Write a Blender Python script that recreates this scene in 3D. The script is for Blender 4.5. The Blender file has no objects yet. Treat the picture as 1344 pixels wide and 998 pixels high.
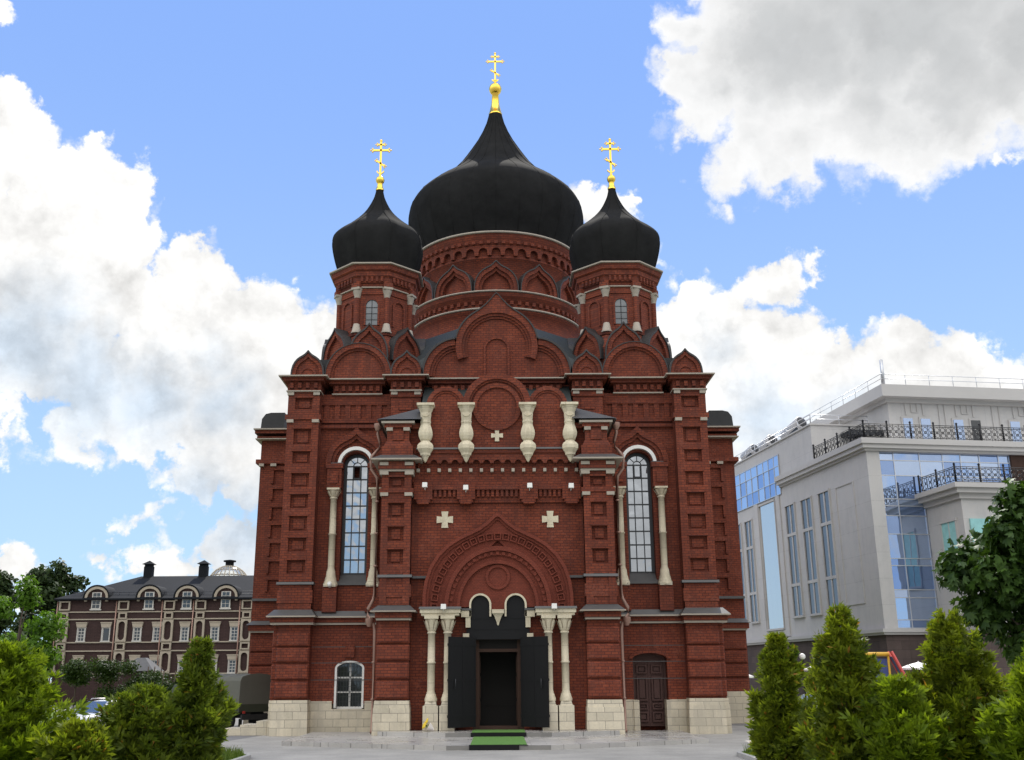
import bpy, math, random
import numpy as np
from mathutils import Vector, Matrix

random.seed(7)
SC = bpy.context.scene
COL = SC.collection
R = math.radians
PI = math.pi

# ------------------------------------------------------------------ camera
EYE = Vector((0.0, 0.0, 2.6))
PITCH = R(16.12)
FPX, CX, CY = 1346.0, 652.0, 499.0          # focal length and principal point, in photo pixels
cam_d = bpy.data.cameras.new("camera")
cam = bpy.data.objects.new("camera", cam_d)
COL.objects.link(cam)
cam_d.sensor_width = 36.0
cam_d.lens = 36.0 * FPX / 1344.0
cam_d.shift_x = (672.0 - CX) / 1344.0
cam_d.clip_start, cam_d.clip_end = 0.1, 3000.0
cam.matrix_world = Matrix.Translation(EYE) @ Matrix.Rotation(R(90) + PITCH, 4, 'X') @ Matrix.Rotation(R(-0.3), 4, 'Z')
SC.camera = cam

def ray(px, py):
    """world direction of a photo pixel"""
    u, v = (px - CX) / FPX, (CY - py) / FPX
    c, s = math.cos(PITCH), math.sin(PITCH)
    return Vector((u, c - v * s, s + v * c)).normalized()

# ------------------------------------------------------------------ node helper
class V:
    """a node socket with arithmetic"""
    def __init__(self, nt, s): self.nt, self.s = nt, s
    def _m(self, op, *a, clamp=False):
        n = self.nt.nodes.new("ShaderNodeMath"); n.operation = op; n.use_clamp = clamp
        for i, x in enumerate((self,) + a):
            if isinstance(x, V): self.nt.links.new(x.s, n.inputs[i])
            else: n.inputs[i].default_value = x
        return V(self.nt, n.outputs[0])
    def __add__(self, o): return self._m('ADD', o)
    def __sub__(self, o): return self._m('SUBTRACT', o)
    def __mul__(self, o): return self._m('MULTIPLY', o)
    def rsub(self, k):
        n = self.nt.nodes.new("ShaderNodeMath"); n.operation = 'SUBTRACT'
        n.inputs[0].default_value = k; self.nt.links.new(self.s, n.inputs[1]); return V(self.nt, n.outputs[0])
    def max(self, o): return self._m('MAXIMUM', o)
    def min(self, o): return self._m('MINIMUM', o)
    def clamp(self): return self._m('ADD', 0.0, clamp=True)
    def step(self, a, b):
        n = self.nt.nodes.new("ShaderNodeMapRange"); n.interpolation_type = 'SMOOTHSTEP'
        self.nt.links.new(self.s, n.inputs[0])
        for i, x in enumerate((a, b, 0.0, 1.0)): n.inputs[i + 1].default_value = x
        return V(self.nt, n.outputs[0])

def col_mix(nt, fac, a, b, mode='MIX'):
    n = nt.nodes.new("ShaderNodeMix"); n.data_type = 'RGBA'; n.blend_type = mode
    for sock, x in ((n.inputs[0], fac), (n.inputs[6], a), (n.inputs[7], b)):
        if isinstance(x, V): nt.links.new(x.s, sock)
        elif isinstance(x, (tuple, list)): sock.default_value = (*x[:3], 1.0)
        else: sock.default_value = x
    return V(nt, n.outputs[2])

def noise(nt, vec, scale, detail=6.0, rough=0.55, lac=2.0, dist=0.0):
    n = nt.nodes.new("ShaderNodeTexNoise")
    n.inputs['Scale'].default_value = scale; n.inputs['Detail'].default_value = detail
    n.inputs['Roughness'].default_value = rough; n.inputs['Distortion'].default_value = dist
    n.inputs['Lacunarity'].default_value = lac
    if vec is not None: nt.links.new(vec.s, n.inputs['Vector'])
    return V(nt, n.outputs[0])

# ------------------------------------------------------------------ sky
SUN_EL, SUN_AZ = R(49), R(5)               # high, behind the cathedral and a little to the right
SKY_STRENGTH = 0.12
world = bpy.data.worlds.new("World"); SC.world = world; world.use_nodes = True
nt = world.node_tree; nt.nodes.clear()
out = nt.nodes.new("ShaderNodeOutputWorld"); bg = nt.nodes.new("ShaderNodeBackground")
nt.links.new(bg.outputs[0], out.inputs[0]); bg.inputs[1].default_value = SKY_STRENGTH
sky = nt.nodes.new("ShaderNodeTexSky"); sky.sky_type = 'NISHITA'; sky.sun_disc = False
sky.sun_elevation = SUN_EL; sky.sun_rotation = SUN_AZ
sky.air_density = 1.0; sky.dust_density = 0.0; sky.ozone_density = 2.0
skyc = V(nt, sky.outputs[0])
tc = nt.nodes.new("ShaderNodeTexCoord"); D0 = V(nt, tc.outputs['Generated'])
sep = nt.nodes.new("ShaderNodeSeparateXYZ"); nt.links.new(D0.s, sep.inputs[0])
dy, dz = V(nt, sep.outputs[1]), V(nt, sep.outputs[2])

def vmath(op, a, b):
    n = nt.nodes.new("ShaderNodeVectorMath"); n.operation = op
    for i, x in enumerate((a, b)):
        if isinstance(x, V): nt.links.new(x.s, n.inputs[i])
        else: n.inputs[i].default_value = x
    return n
# warp the directions with noise so that cloud outlines billow
wn = nt.nodes.new("ShaderNodeTexNoise"); wn.inputs['Scale'].default_value = 16; wn.inputs['Detail'].default_value = 7
wn.inputs['Roughness'].default_value = 0.62
nt.links.new(D0.s, wn.inputs['Vector'])
w1 = vmath('SUBTRACT', V(nt, wn.outputs['Color']), (0.5, 0.5, 0.5))
w2 = vmath('MULTIPLY', V(nt, w1.outputs[0]), (0.085, 0.085, 0.085))
DW = V(nt, vmath('ADD', D0, V(nt, w2.outputs[0])).outputs[0])
fbm = noise(nt, D0, 22, 9, 0.62)
fbm_l = noise(nt, V(nt, vmath('ADD', D0, (0.006, 0.0, 0.014)).outputs[0]), 22, 5, 0.55)
low = noise(nt, D0, 6, 4, 0.5)
mid = noise(nt, DW, 9, 5, 0.55)

def field(blobs, vec):
    g = None
    for (x, y, r) in blobs:
        n = vmath('DISTANCE', vec, tuple(ray(x, y)))
        v = V(nt, n.outputs['Value']).rsub(r / FPX * 0.93)
        g = v if g is None else g.max(v)
    return g
white_blobs = [(-10, 185, 95), (60, 235, 88), (118, 245, 85), (30, 330, 130), (120, 360, 110), (165, 330, 55), (250, 400, 92), (330, 420, 92),
    (400, 450, 85), (200, 500, 120), (330, 510, 120), (430, 520, 90), (40, 440, 100), (20, 560, 42), (95, 565, 52), (175, 580, 58), (260, 600, 75), (340, 600, 90),
    (195, 680, 38), (215, 722, 42), (140, 738, 36), (255, 745, 40), (330, 720, 70), (-5, 740, 38), (50, 765, 36), (10, 2, 34),
    (905, 410, 72), (880, 500, 120), (965, 440, 82), (1030, 372, 50), (1078, 356, 24), (1000, 500, 135), (1100, 500, 78), (1178, 480, 78), (1240, 500, 76),
    (1300, 545, 76), (1350, 560, 84), (980, 600, 130), (762, 262, 34), (792, 285, 42), (820, 330, 40), (1297, 455, 14), (1334, 218, 26), (700, 420, 90)]
grey_blobs = [(912, 30, 52), (950, 110, 98), (1050, 50, 170), (1000, 190, 80), (1055, 195, 88), (975, 215, 62), (1120, 205, 62), (1010, 240, 40), (1150, 140, 122), (1250, 90, 150), (1350, 40, 170),
    (1200, -80, 260), (948, 272, 20), (985, 235, 40), (905, 170, 55)]
shade_blobs = [(25, 450, 85), (110, 495, 85), (200, 520, 70), (290, 530, 52), (70, 410, 50), (250, 650, 60), (330, 690, 70), (280, 470, 30), (1010, 560, 70), (1120, 560, 60), (940, 460, 30)]
vo = nt.nodes.new("ShaderNodeTexVoronoi"); vo.feature = 'F1'; vo.inputs['Scale'].default_value = 26; vo.inputs['Detail'].default_value = 1.0
nt.links.new(DW.s, vo.inputs['Vector']); cell = V(nt, vo.outputs['Distance']).rsub(0.64)
det = (fbm - 0.5) * 0.030 + cell * 0.034
GW = field(white_blobs, DW) + det
GG = field(grey_blobs, DW) + det
GS = field(shade_blobs, DW)
# clouds added out of the frame to the back, brightened overhead to light the facade
back = noise(nt, D0, 2.6, 9, 0.6)
bhi = dz.step(0.02, 0.75)
backm = back.step(0.38, 0.50) * dy.step(0.35, 0.05) * dz.step(-0.02, 0.08)
aw = GW.step(0.0, 0.013)
ag = GG.step(-0.002, 0.022)
emboss = (fbm - fbm_l) * 0.55
K = 1.0 / SKY_STRENGTH
puff = (emboss + (mid.step(0.36, 0.60) * 0.17 + cell * 0.16 + 0.83)).min(1.04)
shade = GS.step(-0.025, 0.05) * (low * 0.5 + 0.70).clamp()
wcol = col_mix(nt, shade * 0.85, (1.10 * K, 1.09 * K, 1.07 * K), (0.62 * K, 0.75 * K, 0.90 * K))
wcol = col_mix(nt, 1.0, wcol, puff, 'MULTIPLY')
gr = GG.step(0.0, 0.10) * (low * 0.7 + 0.52).clamp()
gcol = col_mix(nt, gr, (1.0 * K, 1.0 * K, 1.0 * K), (0.56 * K, 0.575 * K, 0.585 * K))
gcol = col_mix(nt, 1.0, gcol, puff * 0.45 + 0.55, 'MULTIPLY')
bcol = col_mix(nt, (back - 0.5) * 3.0, (1.0 * K, 0.985 * K, 0.955 * K), (0.66 * K, 0.66 * K, 0.66 * K))
bcol = col_mix(nt, 1.0, bcol, bhi * 1.75 + 0.72, 'MULTIPLY')  # raised towards the zenith so the facade is lit from above
sk = col_mix(nt, 1.0, skyc, (1.02, 1.0, 1.28), 'MULTIPLY')
clear = col_mix(nt, dz.step(-0.03, 0.60), (0.52 * K, 0.77 * K, 0.98 * K), (0.275 * K, 0.475 * K, 0.98 * K))
lift = col_mix(nt, 0.88, sk, clear)
c1 = col_mix(nt, backm, lift, bcol)
c2 = col_mix(nt, aw, c1, wcol)
c3 = col_mix(nt, ag, c2, gcol)
nt.links.new(c3.s, bg.inputs[0])
world.cycles.sampling_method = 'MANUAL'; world.cycles.sample_map_resolution = 1024

# ------------------------------------------------------------------ sun and exposure
sd = bpy.data.lights.new("sun", 'SUN'); sd.energy = 4.2; sd.angle = R(0.53); sd.color = (1.0, 0.95, 0.87)
sun = bpy.data.objects.new("sun", sd); COL.objects.link(sun)
S = Vector((math.sin(SUN_AZ) * math.cos(SUN_EL), math.cos(SUN_AZ) * math.cos(SUN_EL), math.sin(SUN_EL)))
sun.rotation_euler = S.to_track_quat('Z', 'Y').to_euler()
SC.view_settings.view_transform = 'Standard'; SC.view_settings.look = 'None'
SC.view_settings.exposure = 0.05; SC.view_settings.gamma = 1.0; SC.view_settings.use_curve_mapping = False
SC.render.film_transparent = False

# ------------------------------------------------------------------ objects
def tag(o, label=None, cat=None, group=None, kind=None):
    for k, v in (("label", label), ("category", cat), ("group", group), ("kind", kind)):
        if v: o[k] = v
    return o
def empty(name, loc=(0, 0, 0), rz=0.0, parent=None):
    o = bpy.data.objects.new(name, None); COL.objects.link(o); o.empty_display_size = 0.5
    o.location = loc; o.rotation_euler = (0, 0, rz)
    if parent: o.parent = parent
    return o
def copy_tree(o, parent=None):
    c = o.copy(); COL.objects.link(c)
    if parent is not None: c.parent = parent
    for ch in [x for x in SC.objects if x.parent is o]:
        copy_tree(ch, c)
    return c

class MB:
    """collects shapes and links them as ONE mesh object"""
    def __init__(self): self.v, self.f, self.M, self.sm, self.isl = [], [], None, [], []
    def add(self, vs, fs, smooth=False):
        o = len(self.v); self.isl.append((o, len(self.f), len(vs), len(fs)))
        if self.M is not None: vs = [tuple(self.M @ Vector(p)) for p in vs]
        self.v += [tuple(p) for p in vs]
        for f in fs: self.f.append([i + o for i in f]); self.sm.append(smooth)
    def box(self, x0, x1, y0, y1, z0, z1, tx=0.0, ty=0.0):
        """tx, ty: how far the top face is drawn in on each side"""
        self.add([(x0, y0, z0), (x1, y0, z0), (x1, y1, z0), (x0, y1, z0),
                  (x0 + tx, y0 + ty, z1), (x1 - tx, y0 + ty, z1), (x1 - tx, y1 - ty, z1), (x0 + tx, y1 - ty, z1)],
                 [(0, 3, 2, 1), (4, 5, 6, 7), (0, 1, 5, 4), (1, 2, 6, 5), (2, 3, 7, 6), (3, 0, 4, 7)])
    def cbox(self, x0, x1, y0, y1, z0, z1, b=0.04):
        """a box whose front (-y) edges are chamfered"""
        self.add([(x0, y1, z0), (x1, y1, z0), (x1, y1, z1), (x0, y1, z1),
                  (x0, y0 + b, z0), (x1, y0 + b, z0), (x1, y0 + b, z1), (x0, y0 + b, z1),
                  (x0 + b, y0, z0 + b), (x1 - b, y0, z0 + b), (x1 - b, y0, z1 - b), (x0 + b, y0, z1 - b)],
                 [(0, 3, 2, 1), (8, 9, 10, 11), (4, 5, 9, 8), (5, 6, 10, 9), (6, 7, 11, 10), (7, 4, 8, 11),
                  (0, 1, 5, 4), (1, 2, 6, 5), (2, 3, 7, 6), (3, 0, 4, 7)])
    def prism(self, pts, y0, y1):
        """outline (x, z) extruded from y0 (front) to y1"""
        n = len(pts)
        a = sum(pts[i][0] * pts[(i + 1) % n][1] - pts[(i + 1) % n][0] * pts[i][1] for i in range(n))
        if a < 0: pts = pts[::-1]
        vs = [(x, y0, z) for x, z in pts] + [(x, y1, z) for x, z in pts]
        fs = [tuple(range(n)), tuple(range(2 * n - 1, n - 1, -1))]
        fs += [((i + 1) % n, i, n + i, n + (i + 1) % n) for i in range(n)]
        self.add(vs, fs)
    def band(self, outer, inner, y0, y1, closed=False):
        """the strip between two outlines of equal count, extruded"""
        n = len(outer)
        vs = [(x, y0, z) for x, z in outer] + [(x, y0, z) for x, z in inner] + [(x, y1, z) for x, z in outer] + [(x, y1, z) for x, z in inner]
        fs = []
        m = n if closed else n - 1
        for i in range(m):
            j = (i + 1) % n
            fs += [(i, n + i, n + j, j), (2 * n + i, 2 * n + j, 3 * n + j, 3 * n + i), (i, j, 2 * n + j, 2 * n + i), (n + i, 3 * n + i, 3 * n + j, n + j)]
        if not closed:
            fs += [(0, 2 * n, 3 * n, n), (n - 1, 2 * n - 1, 4 * n - 1, 3 * n - 1)]
        self.add(vs, fs)
    def lathe(self, prof, cx=0.0, cy=0.0, n=24, ph=0.0, smooth=True, fac=None, cap=True):
        vs, fs = [], []
        for r, z in prof:
            for i in range(n):
                a = ph + 2 * PI * i / n
                k = fac(a) if fac else 1.0
                vs.append((cx + r * k * math.sin(a), cy - r * k * math.cos(a), z))
        m = len(prof)
        for j in range(m - 1):
            for i in range(n):
                k = (i + 1) % n
                fs.append((j * n + i, j * n + k, (j + 1) * n + k, (j + 1) * n + i))
        self.add(vs, fs, smooth)
        if cap:
            self.add(vs[:n], [tuple(range(n - 1, -1, -1))]); self.add(vs[-n:], [tuple(range(n))])
    def tube(self, path, r, n=8, smooth=True):
        path = [Vector(p) for p in path]
        vs, fs = [], []
        rs = r if isinstance(r, (list, tuple)) else [r] * len(path)
        for i, p in enumerate(path):
            t = (path[min(i + 1, len(path) - 1)] - path[max(i - 1, 0)]).normalized()
            s = t.cross(Vector((0, 0, 1)))
            if s.length < 1e-3: s = Vector((1, 0, 0))
            s.normalize(); u = s.cross(t)
            for k in range(n):
                a = 2 * PI * k / n
                vs.append(p + (s * math.cos(a) + u * math.sin(a)) * rs[i])
        for i in range(len(path) - 1):
            for k in range(n):
                q = (k + 1) % n
                fs.append((i * n + k, i * n + q, (i + 1) * n + q, (i + 1) * n + k))
        fs += [tuple(range(n - 1, -1, -1)), tuple(range((len(path) - 1) * n, len(path) * n))]
        self.add(vs, fs, smooth)
    def build(self, name, mat, parent=None, **kw):
        me = bpy.data.meshes.new(name)
        me.from_pydata(self.v, [], self.f)
        me.polygons.foreach_set("use_smooth", self.sm)
        me.materials.append(mat); me.update()
        o = bpy.data.objects.new(name, me); COL.objects.link(o)
        if parent is not None: o.parent = parent
        return tag(o, **kw)

def build_pieces(m, name, mat, parent, gap=.03):
    """links every piece that touches no other as an object of its own"""
    bb = []
    for (v0, f0, nv, nf) in m.isl:
        p = np.array(m.v[v0:v0 + nv]); bb.append((p.min(0) - gap, p.max(0) + gap))
    lo = np.array([b[0] for b in bb]); hi = np.array([b[1] for b in bb]); par = list(range(len(bb)))
    def find(i):
        while par[i] != i: par[i] = par[par[i]]; i = par[i]
        return i
    for i in range(len(bb)):
        for j in np.nonzero(np.all(lo[i] <= hi, 1) & np.all(lo <= hi[i], 1))[0]: par[find(int(j))] = find(i)
    groups = {}
    for i in range(len(bb)): groups.setdefault(find(i), []).append(i)
    for g in groups.values():
        q = MB()
        for i in g:
            v0, f0, nv, nf = m.isl[i]; q.add(m.v[v0:v0 + nv], [[k - v0 for k in f] for f in m.f[f0:f0 + nf]], m.sm[f0])
        q.build(name, mat, parent)

def arc(cx, cz, r, a0, a1, n=16, rz=None):
    """points from angle a0 to a1 (degrees, 0 = +x, 90 = up)"""
    rz = rz or r
    return [(cx + r * math.cos(R(a0 + (a1 - a0) * i / n)), cz + rz * math.sin(R(a0 + (a1 - a0) * i / n))) for i in range(n + 1)]
KEEL = [(1, 0), (1.0, .13), (.975, .27), (.915, .42), (.81, .555), (.67, .665), (.51, .745), (.36, .80), (.235, .85), (.125, .915), (0.03, .99), (0, 1.0)]
def keel(cx, zb, w, h):
    """outline of a keel-shaped (ogee) arch, from its left foot over the tip to its right foot"""
    a = [(cx - w * x, zb + h * z) for x, z in KEEL]
    return a + [(cx + w * x, zb + h * z) for x, z in KEEL[-2::-1]]
def keel_in(cx, zb, w, h, d):
    """the keel arch drawn in by d"""
    return keel(cx, zb, w - d, h - d * 1.3)
def inset_sym(pts, d):
    """inset of a symmetric outline that keeps its tip clean"""
    q, n = inset(pts, d), len(pts) // 2
    zt = pts[n][1] - d * 1.4
    return [(min(x, -.001) if i < n else 0 if i == n else max(x, .001), min(z, zt)) for i, (x, z) in enumerate(q)]
def inset(pts, d):
    """an open outline moved to its right-hand side by d"""
    res = []
    for i, p in enumerate(pts):
        a, b = pts[max(i - 1, 0)], pts[min(i + 1, len(pts) - 1)]
        tx, tz = b[0] - a[0], b[1] - a[1]
        l = math.hypot(tx, tz) or 1.0
        res.append((p[0] + d * tz / l, p[1] - d * tx / l))
    return res
def wall_arch(m, x0, x1, z0, z1, y0, y1, cx, r, zb, zs, rise=None, n=14):
    """a wall panel with one arched opening (half width r, from zb, springing at zs)"""
    m.box(x0, cx - r, y0, y1, z0, zs); m.box(cx + r, x1, y0, y1, z0, zs)
    if zb > z0: m.box(cx - r, cx + r, y0, y1, z0, zb)
    m.prism([(x0, zs)] + arc(cx, zs, r, 180, 0, n, rise) + [(x1, zs), (x1, z1), (x0, z1)], y0, y1)

# ------------------------------------------------------------------ materials
MATS = {}
def mat(name, col, rough=0.6, metal=0.0, spec=0.5, var=0.0, vscale=3.0, bump=0.0, bscale=20.0, col2=None, coat=0.0, obj=False):
    """a plain surface with noise in colour (var, or blotches of col2) and a little relief"""
    m = bpy.data.materials.new(name); m.use_nodes = True; MATS[name] = m
    t = m.node_tree; p = t.nodes["Principled BSDF"]
    p.inputs['Roughness'].default_value = rough; p.inputs['Metallic'].default_value = metal
    p.inputs['Specular IOR Level'].default_value = spec; p.inputs['Coat Weight'].default_value = coat
    tcn = t.nodes.new("ShaderNodeTexCoord"); ob = V(t, tcn.outputs['Object'])
    c = col_mix(t, 0.0, col, col)
    if var or col2:
        a = noise(t, ob, vscale, 8, 0.65); b = noise(t, ob, vscale * 0.17, 3)
        if col2: c = col_mix(t, (a * 0.6 + b * 0.4).step(0.40, 0.62), col, col2)
        if var: c = col_mix(t, 1.0, c, ((a * 0.6 + b * 0.4) - 0.5) * (2.4 * var) + 1.0, 'MULTIPLY')
    t.links.new(c.s, p.inputs['Base Color'])
    if bump:
        bn = t.nodes.new("ShaderNodeBump"); bn.inputs['Strength'].default_value = bump; bn.inputs['Distance'].default_value = 0.03
        t.links.new(noise(t, ob, bscale, 6).s, bn.inputs['Height']); t.links.new(bn.outputs[0], p.inputs['Normal'])
    return m
def masonry(name, c1, c2, mortar, bw, bh, msize, var=0.25, stain=None, rough=0.85, polar=0.0, bump=0.35, msm=0.1, salt=None):
    """bricks or blocks; the course runs along x + y, which follows every axis-aligned wall (polar: round the z axis instead)"""
    m = bpy.data.materials.new(name); m.use_nodes = True; MATS[name] = m
    t = m.node_tree; p = t.nodes["Principled BSDF"]; p.inputs['Roughness'].default_value = rough
    p.inputs['Specular IOR Level'].default_value = 0.25
    tcn = t.nodes.new("ShaderNodeTexCoord"); ob = V(t, tcn.outputs['Object'])
    sp = t.nodes.new("ShaderNodeSeparateXYZ"); t.links.new(ob.s, sp.inputs[0])
    x, y, z = (V(t, sp.outputs[i]) for i in range(3))
    u = x._m('ARCTAN2', y) * polar if polar else x + y
    cb = t.nodes.new("ShaderNodeCombineXYZ"); t.links.new(u.s, cb.inputs[0]); t.links.new(z.s, cb.inputs[1])
    br = t.nodes.new("ShaderNodeTexBrick"); t.links.new(cb.outputs[0], br.inputs['Vector'])
    br.inputs['Color1'].default_value = (*c1, 1); br.inputs['Color2'].default_value = (*c2, 1); br.inputs['Mortar'].default_value = (*mortar, 1)
    br.inputs['Scale'].default_value = 1.0; br.inputs['Mortar Size'].default_value = msize; br.inputs['Mortar Smooth'].default_value = msm
    br.inputs['Brick Width'].default_value = bw; br.inputs['Row Height'].default_value = bh; br.inputs['Bias'].default_value = 0.0
    a = noise(t, ob, 1.3, 8, 0.7); b = noise(t, ob, 0.22, 4, 0.6); g = noise(t, ob, 14, 3)
    st = t.nodes.new("ShaderNodeMapping"); st.inputs['Scale'].default_value = (2.2, 2.2, 0.16); t.links.new(ob.s, st.inputs['Vector'])
    streak = noise(t, V(t, st.outputs[0]), 1.0, 6, 0.65)
    k = (a * 0.34 + b * 0.28 + g * 0.14 + streak * 0.24 - 0.5) * (6.5 * var) + 1.0
    c = col_mix(t, 1.0, V(t, br.outputs['Color']), k, 'MULTIPLY')
    if salt: c = col_mix(t, (noise(t, ob, .9, 9, .75) * .6 + g * .4).step(.52, .62) * .40, c, salt)
    if stain: c = col_mix(t, (a * 0.45 + streak * 0.55).step(0.47, 0.60) * 0.62, c, stain)
    t.links.new(c.s, p.inputs['Base Color'])
    bn = t.nodes.new("ShaderNodeBump"); bn.inputs['Strength'].default_value = bump; bn.inputs['Distance'].default_value = 0.02
    t.links.new((V(t, br.outputs['Fac']).rsub(1.0) + g * 0.5).s, bn.inputs['Height']); t.links.new(bn.outputs[0], p.inputs['Normal'])
    return m
def leaf_mat(name, dark, light, tip=None, trans=0.35, clump=1.2):
    """leaves: a tint for each leaf, greener and yellower clumps, light passing through"""
    m = bpy.data.materials.new(name); m.use_nodes = True; MATS[name] = m
    t = m.node_tree; p = t.nodes["Principled BSDF"]; p.inputs['Roughness'].default_value = 0.55; p.inputs['Specular IOR Level'].default_value = 0.25
    ge = t.nodes.new("ShaderNodeNewGeometry"); rn = V(t, ge.outputs['Random Per Island'])
    tcn = t.nodes.new("ShaderNodeTexCoord")
    n = noise(t, V(t, tcn.outputs['Object']), clump, 3)
    c = col_mix(t, (rn * 0.55 + (n - 0.5) * 1.6 + 0.22).clamp(), dark, light)
    if tip: c = col_mix(t, rn.step(0.985, 0.995), c, tip)
    t.links.new(c.s, p.inputs['Base Color'])
    tr = t.nodes.new("ShaderNodeBsdfTranslucent"); t.links.new(col_mix(t, 1.0, c, (1.5, 1.5, 0.7), 'MULTIPLY').s, tr.inputs[0])
    mx = t.nodes.new("ShaderNodeMixShader"); mx.inputs[0].default_value = trans
    t.links.new(p.outputs[0], mx.inputs[1]); t.links.new(tr.outputs[0], mx.inputs[2])
    t.links.new(mx.outputs[0], t.nodes["Material Output"].inputs[0])
    return m
def glass_mat(name, col, metal=0.6, rough=0.03, wav=0.02, wscale=0.6):
    m = mat(name, col, rough, metal, 0.8)
    t = m.node_tree; p = t.nodes["Principled BSDF"]
    tcn = t.nodes.new("ShaderNodeTexCoord")
    bn = t.nodes.new("ShaderNodeBump"); bn.inputs['Strength'].default_value = wav; bn.inputs['Distance'].default_value = 1.0
    t.links.new(noise(t, V(t, tcn.outputs['Object']), wscale, 2).s, bn.inputs['Height']); t.links.new(bn.outputs[0], p.inputs['Normal'])
    return m

B1, B2 = (.222, .053, .026), (.150, .036, .020)
BRICK = masonry("red_brick", B1, B2, (.088, .026, .020), .30, .125, .016, .45, stain=(.075, .024, .017), salt=(.24, .085, .058))
BRICK_R = masonry("red_brick_round", B1, B2, (.088, .026, .020), .30, .125, .016, .45, stain=(.075, .024, .017), polar=5.2)
BRICK_D = masonry("carved_red_brick", (.190, .044, .026), (.15, .036, .022), (.115, .029, .02), .14, .07, .008, .25)
STONE = masonry("plinth_limestone", (.64, .57, .44), (.50, .45, .35), (.27, .24, .20), .72, .36, .012, .28, stain=(.40, .36, .29))
CREAM = masonry("cream_stone", (.66, .59, .44), (.60, .53, .40), (.40, .35, .26), 7.0, .78, .010, .34, stain=(.40, .34, .25), bump=.2)
WTRIM = mat("pale_stone_trim", (.35, .305, .25), .7, var=.3, vscale=4)
DRIP = mat("dark_gable_sheet", (.030, .027, .027), .6, .1, var=.3)
SHOULDER = mat("dark_shoulder_sheet", (.040, .041, .042), .7, .0, .2, var=.3)
SHEET = mat("grey_sheet_roofing", (.080, .078, .078), .5, .2, var=.35, vscale=2.5)
SLATE = mat("dark_green_roof_sheet", (.020, .025, .025), .6, .1, var=.3, vscale=2)
DOME = mat("black_dome_sheet", (.017, .017, .0172), .95, .0, .05, var=.8, vscale=1.2, bump=.45, bscale=2.2)
GOLD = mat("gilding", (.95, .62, .10), .22, 1.0)
BLACK = mat("black_steel_sheet", (.008, .008, .009), .6, .0, .2, var=.2)
BROWNW = mat("brown_wood", (.050, .026, .018), .6, .0, .2, var=.35, vscale=6)
DOORW = mat("dark_brown_painted_wood", (.085, .046, .040), .65, .0, .2, var=.3, vscale=5)
VOID = mat("unlit_interior", (.010, .008, .007), .9)  # doorway darkness put into the colour of vestibule, inner door and fanlight
WPAINT = mat("white_paint", (.74, .73, .70), .45, var=.1)
FRAMEG = mat("dark_window_bar", (.022, .024, .028), .5)
COPPER = mat("brown_downpipe", (.30, .18, .14), .4, .3, var=.25, vscale=8)
GLASS = glass_mat("window_glass", (.47, .50, .54), .85, .03, .05, .9)
DGLASS = glass_mat("dark_window_glass", (.05, .055, .06), .2, .05, .03)
# ================================================================== the cathedral (local origin: middle of the facade, y runs back)
FY = 50.0
CH = empty("cathedral", (0, FY, 0))
tag(CH, "red brick cathedral with three black onion domes carrying gold crosses", "cathedral")
SX = (-1, 1)
w = MB()          # brick body
pl = MB()         # limestone plinth
tr = MB()         # pale drip edges, brackets
gf = MB()         # dark sheet capping of the gables
sh = MB()         # grey sheet metal weatherings

def mir(s, a, b):
    return (a, b) if s > 0 else (-b, -a)

# core and side arms
w.box(-10.35, 10.35, 1.75, 32, 0, 17.0)
w.box(-14.05, 14.05, 11, 21, 0, 17.0)
# --- piers of the outer corners
PANELS = [(13.75, 14.55), (12.78, 13.40), (11.60, 12.30), (10.55, 11.24), (9.45, 10.18), (8.45, 9.11), (7.40, 8.05)]
for s in SX:
    a, b = mir(s, 8.93, 10.52)
    w.box(a, b, .14, 1.8, 5.3, 16.6)
    # return of the pier on the flank
    a2, b2 = mir(s, 10.3, 10.62); w.box(a2, b2, .45, 2.6, 5.3, 16.6)
    # frames round the sunk panels
    xl, xr = a + .36, b - .36
    w.box(a, xl, -.06, .2, 7.02, 16.45); w.box(xr, b, -.06, .2, 7.02, 16.45)
    zc = 7.02
    for z0, z1 in sorted(PANELS + [(15.55, 16.15)]):
        w.box(xl, xr, -.058, .2, zc, z0); zc = z1
        w.box(xl + .16, xr - .16, .08, .2, z0 + .12, z1 - .12)      # raised lozenge block in each panel
        w.box(xl - .05, xr + .05, -.11, .02, z1 + .002, z1 + .08)
    w.box(xl, xr, -.058, .2, zc, 16.45)
    w.box(a, b, .003, .3, 5.62, 6.86)
    w.box(a - .05, b + .05, -.03, .3, 6.0, 6.62)
    sh.box(a - .10, b + .10, -.12, .4, 6.88, 7.0, 0, .05)
    # string course with pale brackets
    w.box(a - .10, b + .10, -.14, .5, 15.02, 15.28)
    for c in (a + .16, b - .16): tr.box(c - .17, c + .17, -.17, .1, 14.86, 15.015)
    # rusticated foot
    a, b = mir(s, 8.92, 10.44)
    w.box(a, b, .06, 1.9, 1.4, 5.2)
    for z0, z1 in ((1.66, 2.40), (2.50, 3.18), (3.28, 3.94), (4.02, 4.66)): w.cbox(a - .02, b + .02, -.10, .3, z0, z1, .07)
    a3, b3 = mir(s, 10.3, 10.72)
    w.box(a3, b3, .38, 2.6, 1.4, 5.2)
    for z0, z1 in ((1.66, 2.40), (2.50, 3.18), (3.28, 3.94), (4.02, 4.66)): w.cbox(a3 - .02, b3 + .03, .32, 2.7, z0, z1, .05)
    pl.box(a - .12, b + .10, -.22, 1.9, 0, 1.28, .03, .03); pl.box(a - .07, b + .06, -.16, 1.9, 1.28, 1.58, .02, .02)
    pl.box(a3 - .05, b3 + .12, .24, 2.9, 0, 1.30, .03, .03); pl.box(a3 - .05, b3 + .07, .3, 2.8, 1.30, 1.57, .01, .01)
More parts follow.
